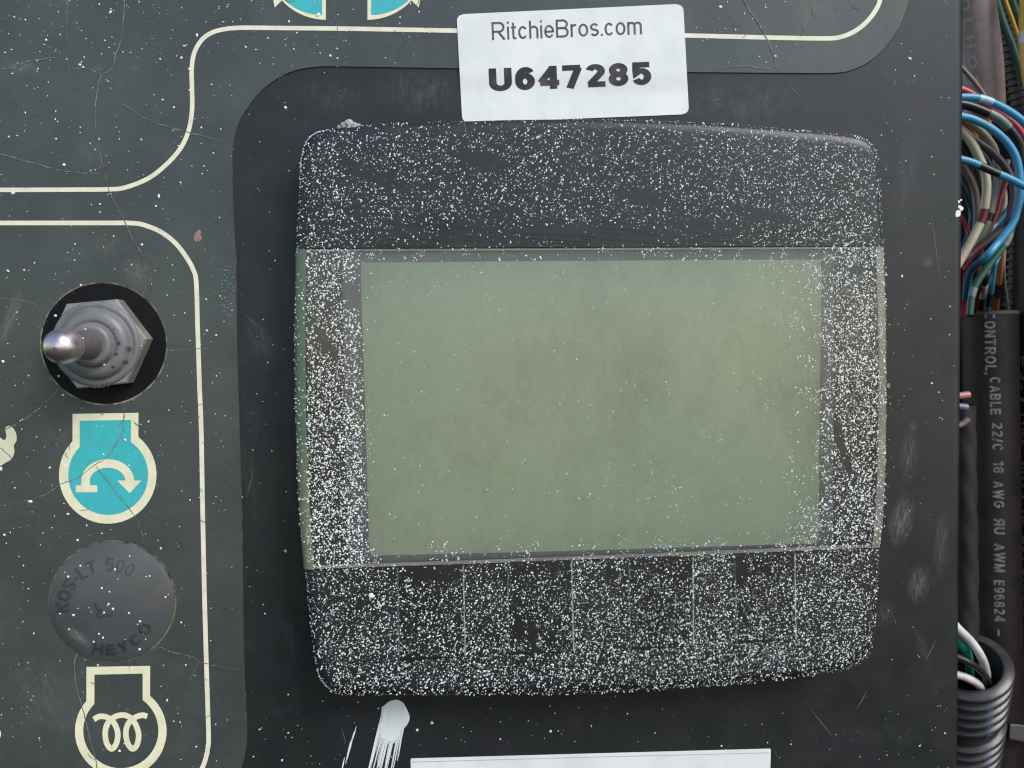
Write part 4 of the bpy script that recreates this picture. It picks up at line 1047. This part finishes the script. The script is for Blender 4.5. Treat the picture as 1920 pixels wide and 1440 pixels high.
# black split loom behind the green wires
def corrugated(name, label, cat, mat, origin, axis, r, pitch, count, depth, parent_marks=None, seg=40, inner=True, skip=()):
    e = empty(name, (0, 0, 0), label, cat); prof = []
    if inner: prof += [(r*.80, pitch*3), (r*.80, 0.0)]
    for i in range(count):
        s = i*pitch
        if i in skip: prof += [(r-depth, s+pitch*.02), (r-depth*.55, s+pitch*.1), (r-depth*.5, s+pitch*.92), (r-depth, s+pitch*.99)]; continue
        prof += [(r-depth, s+pitch*.05), (r-depth*.12, s+pitch*.14), (r, s+pitch*.24), (r, s+pitch*.46), (r-depth*.12, s+pitch*.55), (r-depth, s+pitch*.62), (r-depth, s+pitch*.99)]
    V, F = lathe_geo(prof, origin, axis, seg); link('ribbed_shell', V, F, mat, e, smooth=True, sharp=50); return e
corrugated('split_loom', 'black ribbed loom half hidden behind the dark green wires', 'conduit', M['loom'], W(1872, -60, -.062), Vector((.20, 0, -1)), 30*depth_scale(-.062), 13*depth_scale(-.062), 22, .0006, seg=28)
corrugated('ribbed_hose', 'narrow dusty ribbed hose behind the wires right of the cable mouth', 'hose', M['hose'], W(1903, 385, -.060), Vector((-.02, 0, -1)), 15*depth_scale(-.060), 14.5*depth_scale(-.060), 15, .0009, seg=24)
# corrugated conduit at the bottom right
hcn = -.028; s_ = depth_scale(hcn); axc = Vector((.235, .50, -.83)).normalized(); oc_ = W(1813, 1243, hcn); rc = 86*s_
pitch = 17/abs(to_px(oc_+axc*1e-3)[1]-to_px(oc_)[1])*1e-3
cond = corrugated('corrugated_conduit', 'black corrugated conduit with blue dashes and wires in its open end', 'conduit', M['loom'], oc_, axc, rc, pitch, 16, .0024, seg=64, skip=(5,))
x = (Vector((1, 0, 0))-axc*axc.x).normalized(); y = axc.cross(x)
for i in range(1, 15):
    if i == 5: continue
    V = []; s0, s1 = (i+.24)*pitch, (i+.46)*pitch; best = None
    for k in range(360):
        a = math.radians(k); nn = x*math.cos(a)+y*math.sin(a); p = oc_+axc*s0+nn*rc
        if nn.dot(CAM-p) < 0: continue
        e = abs(to_px(p)[0]-(1858-i*.3))
        if best is None or e < best[0]: best = (e, a)
    for s in (s0, s1):
        for k in range(4):
            a = best[1]+(k-1.5)*.05; V.append(oc_+axc*s+(x*math.cos(a)+y*math.sin(a))*(rc+3e-5))
    link('blue_dash', V, [(k, k+1, 5+k, 4+k) for k in range(3)], M['blue_dash'], cond)
G2 = 'wires in the conduit mouth'
wire('white', 17, -.020, [(1770, 1150), (1798, 1180), (1820, 1202), (1838, 1228), (1848, 1255), (1852, 1290)], 'white wire arching into the conduit mouth, upper of two', group=G2, dh=[0, 0, 0, 0, -.004, -.012])
wire('bright_green', 17, -.022, [(1775, 1185), (1798, 1204), (1811, 1218), (1817, 1240), (1818, 1275)], 'bright green wire inside the conduit mouth', group=G2, dh=[0, 0, 0, -.004, -.012])
wire('black', 13, -.018, [(1770, 1222), (1798, 1233), (1825, 1247), (1848, 1268), (1856, 1290)], 'glossy black wire crossing the conduit mouth', group=G2, dh=[0, 0, 0, -.003, -.010])
wire('white', 16, -.0195, [(1770, 1258), (1798, 1266), (1815, 1272), (1834, 1283), (1845, 1300)], 'white wire low in the conduit mouth, lower of two', group=G2, dh=[0, 0, 0, -.003, -.010])
# twisted sleeve behind the panel edge
P = catmull([W(1806, 760, -.026), W(1808, 900, -.026), W(1811, 1050, -.026), W(1812, 1200, -.026)], 24); r = 22*depth_scale(-.026)
V, F = [], []
fr = frames(P); seg = 24
for i, p in enumerate(P):
    t, nn, b = fr[i]
    for k in range(seg):
        a = 2*math.pi*k/seg; rr = r*(1+.10*abs(math.sin(1.5*(a+i*.16)))-.03); V.append(p+(nn*math.cos(a)+b*math.sin(a))*rr)
F = [(i*seg+k, (i+1)*seg+k, (i+1)*seg+(k+1) % seg, i*seg+(k+1) % seg) for i in range(len(P)-1) for k in range(seg)]
sl = empty('twisted_sleeve', (0, 0, 0), 'black twisted cable sleeve between panel edge and the control cable', 'cable'); link('sleeve', V, F, M['wall'], sl, smooth=True, sharp=60)
# cable tie head at the right edge
tie = empty('cable_tie', (0, 0, 0), 'grey square cable tie head beside the corrugated conduit', 'cable tie')
plate('tie_head', rounded([(1893, 1357), (1924, 1360), (1922, 1392), (1892, 1386)], 4, 3), -.043, -.034, M['clip'], tie, cham=3)
plate('tie_strap', [(1918, 1364), (1990, 1372), (1988, 1386), (1917, 1381)], -.040, -.0365, M['clip'], tie, cham=1)
